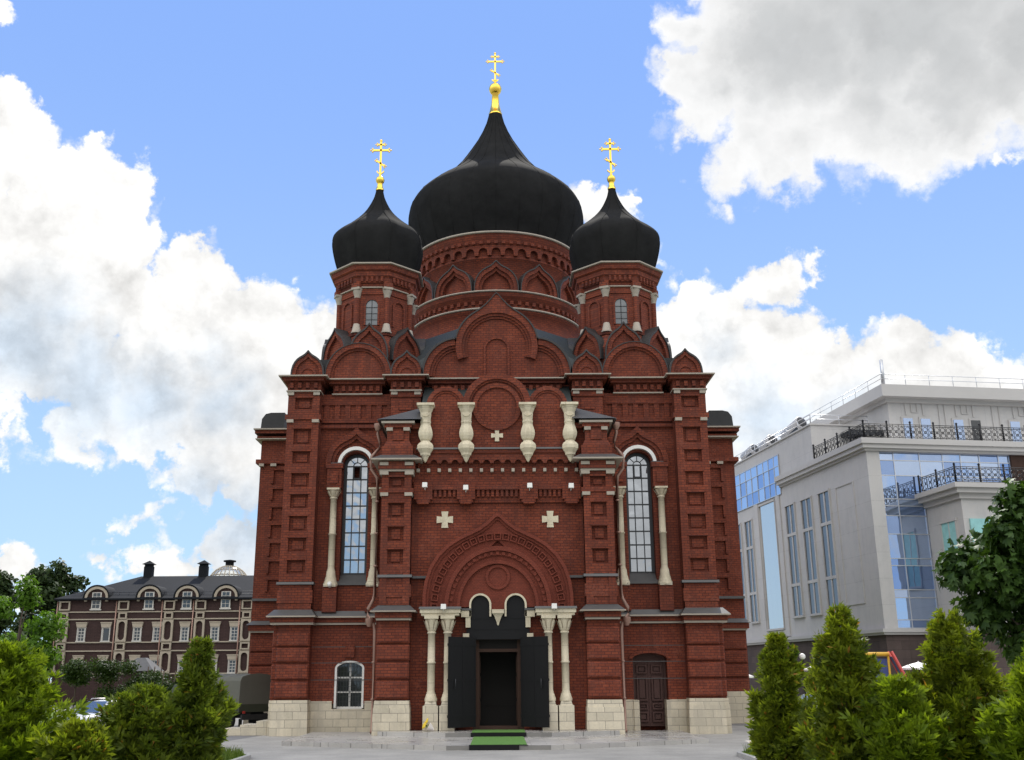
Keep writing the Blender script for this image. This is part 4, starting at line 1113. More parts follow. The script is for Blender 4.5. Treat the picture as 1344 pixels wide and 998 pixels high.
# mirrored front: panes of uneven tilt in a pale grid
def curtain(name, x0, x1, z0, z1, xs, zs, yv, flank=False, p2=.35, seed=1, parent=WB):
    """grid of panes in plane y = yv (or x = yv on the flank); every pane is a slightly different mirror"""
    rng = random.Random(seed)
    f = MB()
    cells_a, cells_b = MB(), MB()
    def bx(u0, u1, d0, d1, za, zb):
        if flank: f.box(yv + d0, yv + d1, u0, u1, za, zb)
        else: f.box(u0, u1, yv + d0, yv + d1, za, zb)
    for x in xs: bx(x - .03, x + .03, -.05, .05, z0, z1)
    for z in zs: bx(x0, x1, -.045, .045, z - .03, z + .03)
    fo = f.build(name, ALU, parent)
    for i in range(len(xs) - 1):
        for j in range(len(zs) - 1):
            tx, tz = rng.uniform(-.025, .025), rng.uniform(-.02, .03)
            c = cells_a
            q = [(xs[i], zs[j]), (xs[i + 1], zs[j]), (xs[i + 1], zs[j + 1]), (xs[i], zs[j + 1])]
            mx, mz = (xs[i] + xs[i + 1]) / 2, (zs[j] + zs[j + 1]) / 2
            pts = []
            for (x, z) in q:
                d = yv + (x - mx) * tx + (z - mz) * tz
                pts.append((d, x, z) if flank else (x, d, z))
            c.add(pts if not flank else pts[::-1], [(0, 1, 2, 3)])
    cells_a.build("glazing", PGLASS, fo)
    return fo
xs = [1.0, 2.2, 4.2, 6.0, 7.4, 8.9, 10.4, 11.3]; zs = [5.65, 6.2, 7.7, 8.25, 9.9, 10.4, 12.1, 13.4, 14.1, 14.6, 16.3, 17.4, 18.0]
curtain("glass_wall", 1.0, 11.3, 5.65, 18.0, xs, zs, .3, seed=4)
m = MB(); m.box(11.3, 30, .1, .6, 14.2, 18.0); m.build("dark_pier", BROWNW, WB)
ys = [14.95, 16.0, 17.2, 18.4, 19.8, 21.2, 22.6, 24.0, 25.4, 26.8, 28.2]
curtain("glass_band", 14.95, 28.2, 17.45, 20.85, ys, [17.45, 18.6, 19.9, 20.85], -.05, True, .2, 6)
# tall windows of the flank: frame, bars, panes
def flank_window(y0, y1, z0, z1, rows, cols=2, surround=.12):
    f = MB()
    f.box(-.12, .06, y0 - surround, y0, z0, z1); f.box(-.12, .06, y1, y1 + surround, z0, z1); f.box(-.14, .06, y0 - surround, y1 + surround, z1, z1 + .14); f.box(-.2, .06, y0 - surround - .08, y1 + surround + .08, z0 - .16, z0)
    for i in range(1, cols):
        y = y0 + (y1 - y0) * i / cols; f.box(-.07, .06, y - .09, y + .09, z0, z1)
    for z in rows: f.box(-.10, .06, y0, y1, z - .14, z + .10)
    o = f.build("tall_window", PLAS, WB)
    d = MB(); d.box(-.025, .03, y0, y1, z0, z1); d.build("pane", FG if cols > 1 else SILVG, o)
    return o
SILVG = glass_mat("silver_glass", (.62, .62, .62), .8, .04, .03, .4)
FG = glass_mat("flank_glass", (.13, .14, .16), .45, .04, .03, .5)
for (y0, y1) in ((6.2, 8.0), (9.4, 11.2), (12.6, 14.3), (21.9, 23.5), (24.6, 26.1), (27.2, 28.8)):
    flank_window(y0, y1, 7.2, 16.2, (9.7, 13.8))
flank_window(16.5, 19.9, 6.4, 17.1, (), 1, .06)
# window and curtain on the side of the balcony block
def side_window(y0, y1, z0, z1):
    f = MB()
    f.box(4.18, 4.32, y0 - .15, y1 + .15, z1, z1 + .2); f.box(4.2, 4.32, y0 - .12, y0, z0, z1); f.box(4.2, 4.32, y1, y1 + .12, z0, z1); f.box(4.15, 4.32, y0 - .2, y1 + .2, z0 - .15, z0); f.box(4.23, 4.32, (y0 + y1) / 2 - .04, (y0 + y1) / 2 + .04, z0, z1)
    o = f.build("window_frame", PLAS2, WB); d = MB(); d.box(4.26, 4.31, y0, y1, z0, z1); d.build("pane", CURT, o)
side_window(-3.1, -1.4, 8.6, 12.6)
m = MB(); m.M = None
for x in (5.6, 8.2): 
    m.box(x - .9, x + .9, -4.14, -3.98, 8.4, 12.6)
m.build("front_window", CURT, WB)
# rooftop pavilion
m = MB(); m.box(5.5, 30, 6.0, 22, 18.8, 23.6); m.build("pavilion_wall", PLAS, WB)
m = MB(); m.box(4.6, 30, 5.0, 23, 23.6, 24.55); m.box(5.2, 30, 5.7, 22.4, 23.3, 23.6); m.build("pavilion_roof", PLAS2, WB)
for x in (7.0, 8.5, 11.3, 12.8, 16.2, 17.7, 21.0):
    f = MB(); f.box(x - .52, x + .52, 5.9, 6.05, 19.3, 22.2); o = f.build("pavilion_window", PLAS2, WB)
    d = MB(); d.box(x - .4, x + .4, 5.86, 5.95, 19.4, 22.05); d.build("pane", PGLASS if x != 12.8 else DGLASS, o)
m = MB()
for x in (7.7, 12.0, 17.0):
    m.box(x - .8, x - .68, 5.92, 6.02, 22.35, 23.3); m.box(x + .68, x + .8, 5.92, 6.02, 22.35, 23.3); m.box(x - .3, x - .2, 5.92, 6.02, 22.6, 23.3); m.box(x + .2, x + .3, 5.92, 6.02, 22.6, 23.3); m.box(x - .3, x + .3, 5.92, 6.02, 22.55, 22.62)
for x in (9.8, 10.3, 14.4, 15.0): m.box(x - .05, x + .05, 5.92, 6.02, 18.9, 23.3)
m.build("pavilion_moulding", PLAS2, WB)
m = MB(); m.box(2.5, 5.6, 7.0, 10.5, 20.9, 21.3); m.box(3.6, 5.5, 7.6, 8.0, 18.8, 20.9); m.box(4.6, 5.5, 7.2, 7.6, 18.8, 20.9); m.build("service_canopy", FRAMEG, WB)
m = MB(); m.tube([(4.9, 5.2, 24.5), (4.9, 5.2, 26.6)], .13, 8); m.build("roof_mast", ALU, WB)
def guard(path, h, step, name, mm, rails=(1.0, .55), r_=.03):
    b = MB()
    for (p, q) in zip(path, path[1:]):
        p, q = Vector(p), Vector(q); n = max(1, int((q - p).length / step))
        for i in range(n + 1): 
            a = p.lerp(q, i / n); b.tube([a, a + Vector((0, 0, h))], r_, 5)
        for k in rails: b.tube([p + Vector((0, 0, h * k)), q + Vector((0, 0, h * k))], r_, 5)
    return b.build(name, mm, WB)
guard([(4.7, 22.5, 24.55), (4.7, 5.1, 24.55), (29, 5.1, 24.55)], .85, 2.0, "roof_guard_rail", ALU)
guard([(.1, 39, 22.0), (.1, 8.5, 22.0), (5, 8.5, 22.0)], .8, 2.2, "roof_guard_rail", ALU)
def iron_rail(path, z, h, name="iron_railing"):
    """wrought-iron balcony rail: posts with spikes, top and bottom rails, scrolls between"""
    b = MB()
    for (p, q) in zip(path, path[1:]):
        p, q = Vector((*p, z)), Vector((*q, z)); L = (q - p).length; d = (q - p) / L; n = max(1, round(L / 1.9))
        for k in (.06, .16, .90, 1.0): b.tube([p + Vector((0, 0, h * k)), q + Vector((0, 0, h * k))], .028, 5)
        for i in range(n + 1):
            a = p + d * (L * i / n); b.tube([a, a + Vector((0, 0, h * 1.12))], [.07, .07], 6); b.lathe([(.0, a.z + h * 1.25), (.10, a.z + h * 1.15), (.0, a.z + h * 1.08)], a.x, a.y, 6)
            if i == n: break
            for j in range(4):
                c = a + d * (L / n * (j + .5) / 4)
                for rr, zz in ((.17, .36), (.17, .70), (.09, .53)):
                    b.tube([c + d * (rr * math.cos(t)) + Vector((0, 0, h * zz + rr * math.sin(t))) for t in [k * PI / 5 for k in range(11)]], .022, 4)
                b.tube([c + d * .22, c + d * .22 + Vector((0, 0, h))], .02, 4)
    return b.build(name, IRON, WB)
iron_rail([(.0, 8.2), (.0, .0), (20, .0)], 18.86, 1.15)
iron_rail([(3.8, .0), (3.8, -4.5), (20, -4.5)], 14.95, 1.1)
# roof plant
def plant(loc, L, r_, label):
    o = MB(); o.lathe([(r_ * .9, 0), (r_, .05), (r_, L - .05), (r_ * .9, L)], 0, 0, 20)
    e = o.build("ventilation_unit", HV, None, label=label, cat="ventilation unit", group="ventilation units on the flat roof")
    e.location = loc; e.rotation_euler = (R(72), 0, ANG + R(12))
    b = MB(); b.lathe([(r_ * .8, L), (r_ * .3, L + .12), (.02, L + .12)], 0, 0, 20); b.build("fan_cowl", FRAMEG, e)
    b = MB(); b.box(-r_ * .8, r_ * .8, -r_ - .35, -r_ * .6, .3, L - .3); b.build("stand", FRAMEG, e)
Mw = Matrix.Translation((*C0, 0)) @ Matrix.Rotation(ANG, 4, 'Z')
for (lx, ly, lz, L, r_, lab) in ((1.2, 25.5, 22.75, 1.9, .52, "small round silver roof unit at the end nearest the cathedral"), (1.5, 21.5, 22.85, 1.6, .62, "middle grey roof unit tucked between two silver ones"), (1.6, 16.8, 22.85, 2.6, .60, "long silver roof unit closest to the rooftop pavilion")):
    plant(Mw @ Vector((lx, ly, lz)), L, r_, lab)

# ================================================================== brown brick building on the left
BB = empty("brown_building", (-46.0, 110, 0), R(-2.0))
tag(BB, "long dark brown brick building with cream window surrounds and arched dormers", "building")
DB = masonry("dark_brown_brick", (.060, .034, .031), (.048, .028, .026), (.036, .022, .02), .5, .15, .02, .2)
BPNT = mat("aged_window_paint", (.50, .48, .44), .6, var=.3)
CRM = mat("cream_surround", (.36, .31, .24), .8, var=.25)
ROOFB = mat("blue_grey_roof_sheet", (.013, .0145, .018), .8, .0, .1, var=.2, vscale=1.0)
L = 33.0
m = MB(); m.box(0, L, 0, 13, 0, 10.5); m.build("wall", DB, BB)
m = MB()
m.add([(-.5, -.5, 10.5), (L + .5, -.5, 10.5), (L + .5, 13.5, 10.5), (-.5, 13.5, 10.5), (-.5, -.5, 10.65), (L + .5, -.5, 10.65), (L + .5, 13.5, 10.65), (-.5, 13.5, 10.65), (5.9, 6.5, 13.55), (L - 7, 6.5, 13.55)],
      [(0, 3, 2, 1), (0, 1, 5, 4), (1, 2, 6, 5), (2, 3, 7, 6), (3, 0, 4, 7), (4, 5, 9, 8), (5, 6, 9), (6, 7, 8, 9), (7, 4, 8)])
rfb = m.build("roof", ROOFB, BB)
for x in (6.7, 12.9):
    m = MB(); m.box(x - .45, x + .45, 6.1, 6.9, 12.9, 14.6); m.add([(x - .65, 5.9, 14.85), (x + .65, 5.9, 14.85), (x + .65, 7.1, 14.85), (x - .65, 7.1, 14.85), (x, 6.5, 15.3)], [(0, 1, 4), (1, 2, 4), (2, 3, 4), (3, 0, 4), (3, 2, 1, 0)])
    m.box(x - .4, x + .4, 6.15, 6.85, 14.6, 14.84); m.build("chimney", ROOFB, rfb)
m = MB()
for x in range(2, 31, 1): m.tube([(x, .6, 10.9), (x, .6, 11.35)], .03, 4)
for z in (11.1, 11.35): m.tube([(1, .6, z), (32, .6, z)], .03, 4)
m.build("snow_guard", FRAMEG, rfb)
m = MB()
for z in (9.28, 8.53, 6.19, 5.33, 3.05): m.box(.05, L, -.12, .1, z - .06, z + .06)
m.build("string_trim", CRM, BB)
def panel(m, x, z0, z1, wd, arch=False):
    """cream frame of a pilaster panel"""
    a, b = x - wd / 2, x + wd / 2
    if not arch:
        m.box(a, b, -.26, -.05, z0, z0 + .13); m.box(a, b, -.26, -.05, z1 - .13, z1); m.box(a, a + .16, -.26, -.05, z0 + .13, z1 - .13); m.box(b - .16, b, -.26, -.05, z0 + .13, z1 - .13)
    else:
        k = [(a, z0)] + [(a, z1)] + [(b, z1), (b, z0)]
        i = arc(x, z0 + .5, wd / 2 - .2, 180, 360, 8) + arc(x, z1 - .5, wd / 2 - .2, 0, 180, 8)
        c0, c1 = (z0 + z1) / 2, 0
        o = []
        for (px, pz) in i:
            o.append((a if px < x - 1e-4 else b if px > x + 1e-4 else x, z0 if pz < c0 else z1) if abs(px - x) < .001 or abs(pz - (z0 + .5)) > 1e-3 and abs(pz - (z1 - .5)) > 1e-3 else (a if px < x else b, pz))
        m.band(o, i, -.26, -.05, True)
for x in (.6, 6.85, 11.7, 15.0, 19.9, 24.8, 29.7):
    m = MB()
    for args in ((x, 9.45, 10.4, 1.15), (x, 8.55, 9.2, .9), (x, 6.25, 8.45, 1.1, True), (x, 5.4, 6.12, 1.0), (x, 3.1, 5.25, 1.1, True)): panel(m, *args)
    m.build("pilaster", CRM, BB)
    m = MB(); m.tube([(x - .75, -.2, 0.2), (x - .75, -.2, 10.4)], .07, 6); m.build("rainwater_pipe", COPPER, BB)
def bwin(x, z0, z1, wd, head=True, open_=False):
    f = MB(); a, b = x - wd / 2, x + wd / 2
    f.box(a - .09, a, -.14, .02, z0, z1); f.box(b, b + .09, -.14, .02, z0, z1); f.box(a - .14, b + .14, -.18, .02, z0 - .14, z0)
    f.box(a - .12, b + .12, -.14, .02, z1, z1 + .1)
    o = f.build("window", BPNT, BB)
    if head:
        l_ = MB(); l_.prism([(a - .12, z1 + .1), (b + .12, z1 + .1), (b + .22, z1 + .52), (a - .22, z1 + .52)], -.22, .02); l_.box(a - .24, b + .24, -.26, .02, z1 + .52, z1 + .62); l_.build("lintel", CRM, o)
    d = MB(); d.box(a, b, -.05, -.02, z0, z1); d.build("pane", DGLASS, o)
    g = MB()
    if not open_:
        g.box(x - .025, x + .025, -.09, -.04, z0, z1)
        for i in (1, 2, 3): g.box(a, b, -.088, -.04, z0 + (z1 - z0) * i / 4 - .025, z0 + (z1 - z0) * i / 4 + .025)
        for q in (a + .02, b - .08): g.box(q, q + .06, -.087, -.04, z0, z1)
    else: g.box(a, a + .08, -.09, -.04, z0, z1)
    g.build("sash", BPNT, o)
WXS = (2.6, 5.2, 8.5, 10.6, 13.5, 16.65, 18.7, 21.9, 23.4, 26.5, 28.2, 31.5)
for i, x in enumerate(WXS):
    bwin(x, 6.36, 7.62, .72, True, i == 1); bwin(x, 3.15, 4.3, .72)
for x in (3.9, 9.5, 13.5, 17.6, 22.6, 27.3):
    m = MB(); k = [(x - 1.25, 10.35)] + arc(x, 10.75, 1.25, 180, 0, 14, 1.15) + [(x + 1.25, 10.35)]
    m.prism(k, -.1, 3.0); o = m.build("dormer", DB, BB)
    m = MB(); m.band(k, inset(k, .26), -.3, .1); m.build("dormer_arch", CRM, o)
    m = MB(); kk = [(x - 1.42, 10.6)] + arc(x, 10.75, 1.42, 180, 0, 14, 1.32) + [(x + 1.42, 10.6)]; m.band(kk, inset(kk, .12), -.35, 3.5); m.build("dormer_roof", ROOFB, o)
    f = MB(); f.box(x - .5, x + .5, -.18, -.08, 9.58, 11.3); f.box(x - .6, x + .6, -.24, -.08, 9.45, 9.58); f_ = f.build("dormer_window", BPNT, BB)
    d = MB()
    for i in range(4):
        for j in range(2): d.box(x - .38 + j * .4, x - .04 + j * .4, -.20, -.15, 9.68 + i * .4, 10.02 + i * .4)
    d.build("pane", DGLASS, f_)
# glass dome of a hall farther back
GD = empty("glazed_dome", (-32.6, 126, .6)); tag(GD, "pale glazed dome with a small lantern rising behind the brown building's roof", "dome")
hemi = [(2.65 * math.cos(R(a)), 12.2 + 2.9 * math.sin(R(a))) for a in range(0, 91, 9)]
m = MB(); m.lathe([(2.8, -.6), (2.8, 12.2)] , 0, 0, 24, 0, False); m.build("hall_wall", PLAS2, GD)
m = MB(); m.lathe([(r * .985, z) for r, z in hemi[:-1]] + [(.3, 15.05)], 0, 0, 24); m.build("dome_glazing", glass_mat("dome_glass", (.45, .46, .44), .5, .15), GD)
m = MB()
for i in range(24):
    a = 2 * PI * i / 24; m.tube([(r * math.sin(a), -r * math.cos(a), z) for r, z in hemi], .05, 5)
for r, z in hemi[2:9:2]: m.tube([(r * math.sin(2 * PI * i / 32), -r * math.cos(2 * PI * i / 32), z) for i in range(33)], .045, 5)
m.build("dome_ribs_frame", CRM, GD)
m = MB(); m.lathe([(.5, 15.0), (.5, 15.5), (.75, 15.55), (.75, 15.7), (.2, 15.8)], 0, 0, 16); m.build("lantern", ROOFB, GD)
# small pavilion roof among the bushes
KB = empty("garden_kiosk", (-30.8, 92, 0)); tag(KB, "small kiosk with a dark hipped roof among the bushes below the brown building", "kiosk")
m = MB(); m.add([(-1.5, -1.5, 3.2), (1.5, -1.5, 3.2), (1.5, 1.5, 3.2), (-1.5, 1.5, 3.2), (-.35, -.35, 4.3), (.35, -.35, 4.3), (.35, .35, 4.3), (-.35, .35, 4.3)], [(0, 1, 5, 4), (1, 2, 6, 5), (2, 3, 7, 6), (3, 0, 4, 7), (4, 5, 6, 7), (3, 2, 1, 0)]); m.build("roof", SHEET, KB)
m = MB(); m.box(-1.1, 1.1, -1.1, 1.1, 0, 3.2); m.build("wall", DB, KB)
# ================================================================== plants
LG = np.random.default_rng(11)
def frames(nrm):
    """two unit vectors across each direction"""
    r = LG.normal(size=nrm.shape); u = np.cross(nrm, r); u /= np.linalg.norm(u, axis=1)[:, None] + 1e-9
    return u, np.cross(nrm, u)
def vn(p, k, seed):
    """cheap smooth noise of points, about -1..1"""
    s = np.zeros(len(p)); g = np.random.default_rng(seed)
    for i in range(5):
        d = g.normal(size=3) * k * (1 + .5 * i); s += np.sin(p @ d + g.uniform(0, 6.28)) / (1 + .4 * i)
    return s / 2.4
TH1 = leaf_mat("thuja_leaf", (.034, .064, .008), (.215, .255, .018), (.30, .15, .03), .48, 1.4)
TH2 = leaf_mat("thuja_leaf_dark", (.026, .052, .009), (.160, .205, .018), (.26, .13, .03), .42, 1.4)
TH3 = leaf_mat("thuja_leaf_bright", (.045, .085, .008), (.215, .285, .016), None, .48, 1.4)
CHL = leaf_mat("chestnut_leaf", (.014, .038, .010), (.062, .118, .020), (.10, .16, .02), .22, .6)
MAPL = leaf_mat("young_tree_leaf", (.045, .105, .012), (.11, .21, .02), None, .45, .8)
FAR1 = leaf_mat("dark_tree_leaf", (.018, .036, .012), (.045, .075, .020), None, .25, .3)
HED = leaf_mat("hedge_leaf", (.016, .036, .008), (.046, .078, .014), None, .25, .8)
BARK = mat("brown_bark", (.075, .055, .042), .9, var=.4, vscale=4, bump=.5, bscale=9)

def thuja(label, x, y, H, W, m, seed, nb=210, sharp=1.25, lean=0.0):
    """a pointed conifer: rising branches that carry upright flat sprays, each spray a fan of narrow scaly blades"""
    global LG; LG = np.random.default_rng(seed)
    T = empty("thuja", (x, y, .1)); tag(T, label, "thuja", "thujas planted in front of the cathedral")
    b = MB(); b.tube([(0, 0, -.1), (.02, 0, H * .3), (lean * .5, 0, H * .65), (lean, 0, H * .96)], [.07, .055, .035, .012], 7)
    zb = H * (.02 + .90 * LG.random(nb) ** 1.05); az = np.arange(nb) * 2.39996 + LG.normal(size=nb) * .35
    tb = np.clip(zb / H + .10, 0, 1)
    reach = W * np.clip(.72 + 1.3 * tb, 0, 1) * np.clip(1 - tb ** sharp, 0, 1) ** .85 * LG.uniform(.42, 1.36, nb) * (1 + .22 * vn(np.stack([np.cos(az), np.sin(az), zb], 1), 1.6, seed)) + .10
    rise = reach * LG.uniform(.35, 1.0, nb) + .12 + .28 * (1 - reach / W).clip(0, 1)
    rise = np.minimum(rise, H * 1.0 - zb)
    for i in range(0, nb, 4):
        c, s_ = math.cos(az[i]), math.sin(az[i]); b.tube([(lean * tb[i], 0, zb[i]), (reach[i] * .5 * c, reach[i] * .5 * s_, zb[i] + rise[i] * .35), (reach[i] * .85 * c, reach[i] * .85 * s_, zb[i] + rise[i] * .8)], [.014, .010, .004], 4)
    b.build("trunk", BARK, T)
    cnt = (11 + 25 * reach / W).astype(int); k = np.repeat(np.arange(nb), cnt); n = len(k)
    u = .22 + .78 * LG.random(n) ** .75
    dirh = np.stack([np.cos(az[k]), np.sin(az[k]), 0 * u], 1); side = np.stack([-np.sin(az[k]), np.cos(az[k]), 0 * u], 1)
    P = dirh * (reach[k] * u)[:, None]; P[:, 2] = zb[k] + rise[k] * u ** 1.5; P[:, 0] += lean * tb[k]
    spread = (.05 + .20 * reach[k] * (1.15 - u))
    P += side * (LG.normal(size=n) * spread)[:, None]; P[:, 2] += LG.normal(size=n) * spread * .7
    D = dirh * LG.uniform(.25, 1.0, (n, 1)) + np.array([0, 0, 1.0]) * LG.uniform(.25, 1.2, (n, 1)) + side * (LG.normal(size=n) * .45)[:, None]
    D /= np.linalg.norm(D, axis=1)[:, None]
    U, Wv = frames(D)
    size = LG.uniform(.11, .25, n) * (.65 + .5 * reach[k] / W)
    Q = []
    for q in range(7):                        # blades of the spray, spread in its plane
        ang = (q - 3) * .32 + LG.normal(size=n) * .12
        st = LG.uniform(0, .5, n)[:, None] * size[:, None]
        d = D * np.cos(ang)[:, None] + U * np.sin(ang)[:, None] + Wv * LG.normal(size=(n, 1)) * .18
        s = U * np.cos(ang)[:, None] - D * np.sin(ang)[:, None]
        L = size[:, None] * LG.uniform(.55, 1.15, (n, 1)); wd = L * .125
        p0 = P + D * st * .6
        Q.append(np.stack([p0, p0 + d * L * .55 + s * wd, p0 + d * L, p0 + d * L * .55 - s * wd], 1))
    tri_mesh("foliage", np.concatenate(Q), m, T)
    return T
# (label, x, y, height, half width, leaf, seed)
thuja("narrow olive thuja nearest the cathedral's right corner", 7.25, 27.5, 3.46, .72, TH1, 21, 200)
thuja("tallest pointed thuja, its tip against the pale building", 8.25, 25.5, 4.05, .94, TH1, 22, 240)
thuja("low rounded green thuja between the two tall pointed ones", 9.1, 24.5, 2.36, .84, TH3, 23, 190)
thuja("tall broad yellow-green thuja in front of the chestnut tree", 10.68, 25.0, 3.88, 1.0, TH1, 24, 250)
thuja("bright green thuja cut by the edge beside the chestnut tree", 11.45, 22.5, 2.95, .98, TH3, 25, 200)
thuja("slim dark thuja in front of the canvas truck", -7.38, 26.3, 3.36, .64, TH2, 26, 200)
thuja("squat dark thuja standing just before the silver car", -8.42, 25.5, 2.24, .94, TH2, 27, 200)
thuja("big bushy bright thuja at the lawn's outer edge", -11.4, 24.5, 3.2, 1.4, TH3, 28, 330, 1.6)
thuja("dim thuja half hidden behind the big bushy bright one", -13.6, 25.5, 3.7, 1.2, TH3, 29, 220, 1.5)
thuja("small brownish young thuja between the squat dark one and the big bright one", -9.0, 23.4, 1.50, .55, TH1, 30, 110)

def crown(parent, name, m, lobes, n, size, seed, shell=.55, droop=0.0, k=4, aspect=.55):
    """leaves spread through several uneven lobes (x, y, z, rx, ry, rz)"""
    global LG; LG = np.random.default_rng(seed)
    Ls = np.array(lobes); v = Ls[:, 3] * Ls[:, 4] * Ls[:, 5]; pk = LG.choice(len(Ls), n, p=v ** .75 / (v ** .75).sum())
    d = LG.normal(size=(n, 3)); d /= np.linalg.norm(d, axis=1)[:, None]
    r = (shell + (1 - shell) * LG.random(n)) * (1 + .20 * vn(d * 2.2 + pk[:, None], 1.6, seed))
    P = Ls[pk, :3] + d * r[:, None] * Ls[pk, 3:]
    keep = vn(P, 1.5 / (Ls[:, 3].mean()), seed + 3) + LG.normal(size=n) * .35 > -.62
    P, d = P[keep], d[keep]; n = len(P)
    N = d * .7 + LG.normal(size=(n, 3)) * .6 + np.array([0, 0, .45]); N /= np.linalg.norm(N, axis=1)[:, None]
    U, W_ = frames(N); a = LG.uniform(.6, 1.25, (n, 1)) * size
    if k == 4:
        Q = np.stack([P - U * a * .5, P + W_ * a * aspect * .5 + N * a * .08, P + U * a * .5 - np.array([0, 0, droop]) * a, P - W_ * a * aspect * .5 + N * a * .08], 1)
    else:                                     # hand-shaped leaves of five leaflets
        Q = []
        for j in range(5):
            an = (j - 2) * .62; dd = U * math.cos(an) + W_ * math.sin(an) - np.array([0, 0, .25]); s = W_ * math.cos(an) - U * math.sin(an)
            Lf = a * (1 - .14 * abs(j - 2))
            Q.append(np.stack([P, P + dd * Lf * .6 + s * Lf * .2, P + dd * Lf, P + dd * Lf * .6 - s * Lf * .2], 1))
        Q = np.concatenate(Q)
    return tri_mesh(name, Q, m, parent)
def limbs(parent, H, r0, tips, seed):
    b = MB(); g = random.Random(seed)
    b.tube([(0, 0, -.1), (.05, .02, H * .3), (-.04, .05, H * .6), (.05, 0, H * .9)], [r0, r0 * .8, r0 * .6, r0 * .25], 9)
    for (x, y, z) in tips:
        z0 = z * g.uniform(.45, .65); b.tube([(0, 0, z0), (x * .45, y * .45, z0 + (z - z0) * .6), (x, y, z)], [r0 * .42, r0 * .28, r0 * .08], 6)
    b.build("trunk", BARK, parent)
def lobed(seed, n, cx, cy, cz, rx, rz, r_):
    g = random.Random(seed); out = []
    for i in range(n):
        a = g.uniform(0, 2 * PI); q = math.sqrt(g.random()); zz = g.uniform(-1, 1); s = math.sqrt(max(0, 1 - zz * zz * .85))
        rr = r_ * g.uniform(.7, 1.25)
        out.append((cx + rx * q * s * math.cos(a), cy + rx * q * s * math.sin(a), cz + rz * zz * .9, rr, rr, rr * .8))
    return out
# chestnut at the right edge
T = empty("chestnut_tree", (21.6, 41, 0)); tag(T, "big dark green chestnut tree with drooping leaves in front of the pale building", "tree")
lb = lobed(4, 30, 0, 0, 6.1, 2.9, 3.3, 1.25) + [(-.6, -.3, 9.3, 1.0, 1.0, .9), (.6, 0, 9.0, 1.4, 1.4, 1.0), (-1.5, -.4, 8.0, 1.0, 1.0, .9)]
limbs(T, 8.5, .28, [(l[0] * .8, l[1] * .8, l[2]) for l in lb[:16]], 3)
crown(T, "crown", CHL, lb, 15000, .34, 5, .35, .3, 5)
# young bright tree and dark far trees on the left
T = empty("young_tree", (-21.8, 48, 0)); tag(T, "loose light green young tree rising behind the big bushy thuja", "tree")
lb = lobed(8, 16, 0, 0, 4.1, 1.5, 2.3, .8) + [(.2, 0, 6.6, .6, .6, .7)]; limbs(T, 7, .10, [(l[0], l[1], l[2]) for l in lb[:10]], 6); crown(T, "crown", MAPL, lb, 12000, .24, 9, .2, .2)
def far_tree(label, x, y, H, rx, seed, n=9000, m=FAR1, size=.66):
    T = empty("far_tree", (x, y, 0)); tag(T, label, "tree", "trees behind the brown building's end")
    lb = lobed(seed, 26, 0, 0, H * .58, rx, H * .36, rx * .34) + [(0, 0, H * .93, rx * .3, rx * .3, rx * .35)]
    limbs(T, H * .85, .3, [(l[0], l[1], l[2]) for l in lb[:12]], seed); crown(T, "crown", m, lb, n, size, seed + 50, .25)
far_tree("dark tall tree standing directly at the end wall of the brown building", -51.6, 122, 15.6, 4.4, 31, 18000)
far_tree("dark tree whose trunk and crown run out of the frame", -56.5, 112, 15.5, 4.2, 32, 16000)
far_tree("lower greyish tree filling the gap between the two dark tall ones", -50.5, 108, 9.5, 3.0, 33, 6000)
far_tree("round low tree just in front of the brown building's corner", -47.5, 100, 6.0, 2.8, 34, 6000)
# clipped hedges and bushes below the brown building
def hedge(label, x0, x1, y, H, dpt, seed, name="hedge", cat="hedge"):
    T = empty(name, ((x0 + x1) / 2, y, 0)); tag(T, label, cat, "bushes below the brown building")
    hw = (x1 - x0) / 2; lb = []
    g = random.Random(seed)
    for i in range(int(hw * 9)):
        x = g.uniform(-hw, hw); rr = g.uniform(.5, .9); lb.append((x, g.uniform(-dpt, dpt) * .4, H * g.uniform(.12, .76), rr, rr, rr * .7))
    b = MB()
    for i in range(int(hw * 2)): 
        q = g.uniform(-hw, hw) * .9; b.tube([(q, 0, 0), (q + .1, 0, H * .7)], .04, 5)
    b.build("stems", BARK, T); crown(T, "foliage", HED, lb, int(5000 * hw), .17, seed + 7, .35)
hedge("long dark hedge behind the silver car, nearest the tall trees", -26.6, -20.5, 66, 4.7, 1.6, 41)
hedge("rounder dark bush between the kiosk and the long hedge", -20.6, -17.8, 62, 4.3, 1.5, 42, "bush", "bush")
hedge("low loose bush beside the canvas truck's bonnet", -18.2, -15.9, 62, 3.2, 1.2, 43, "bush", "bush")
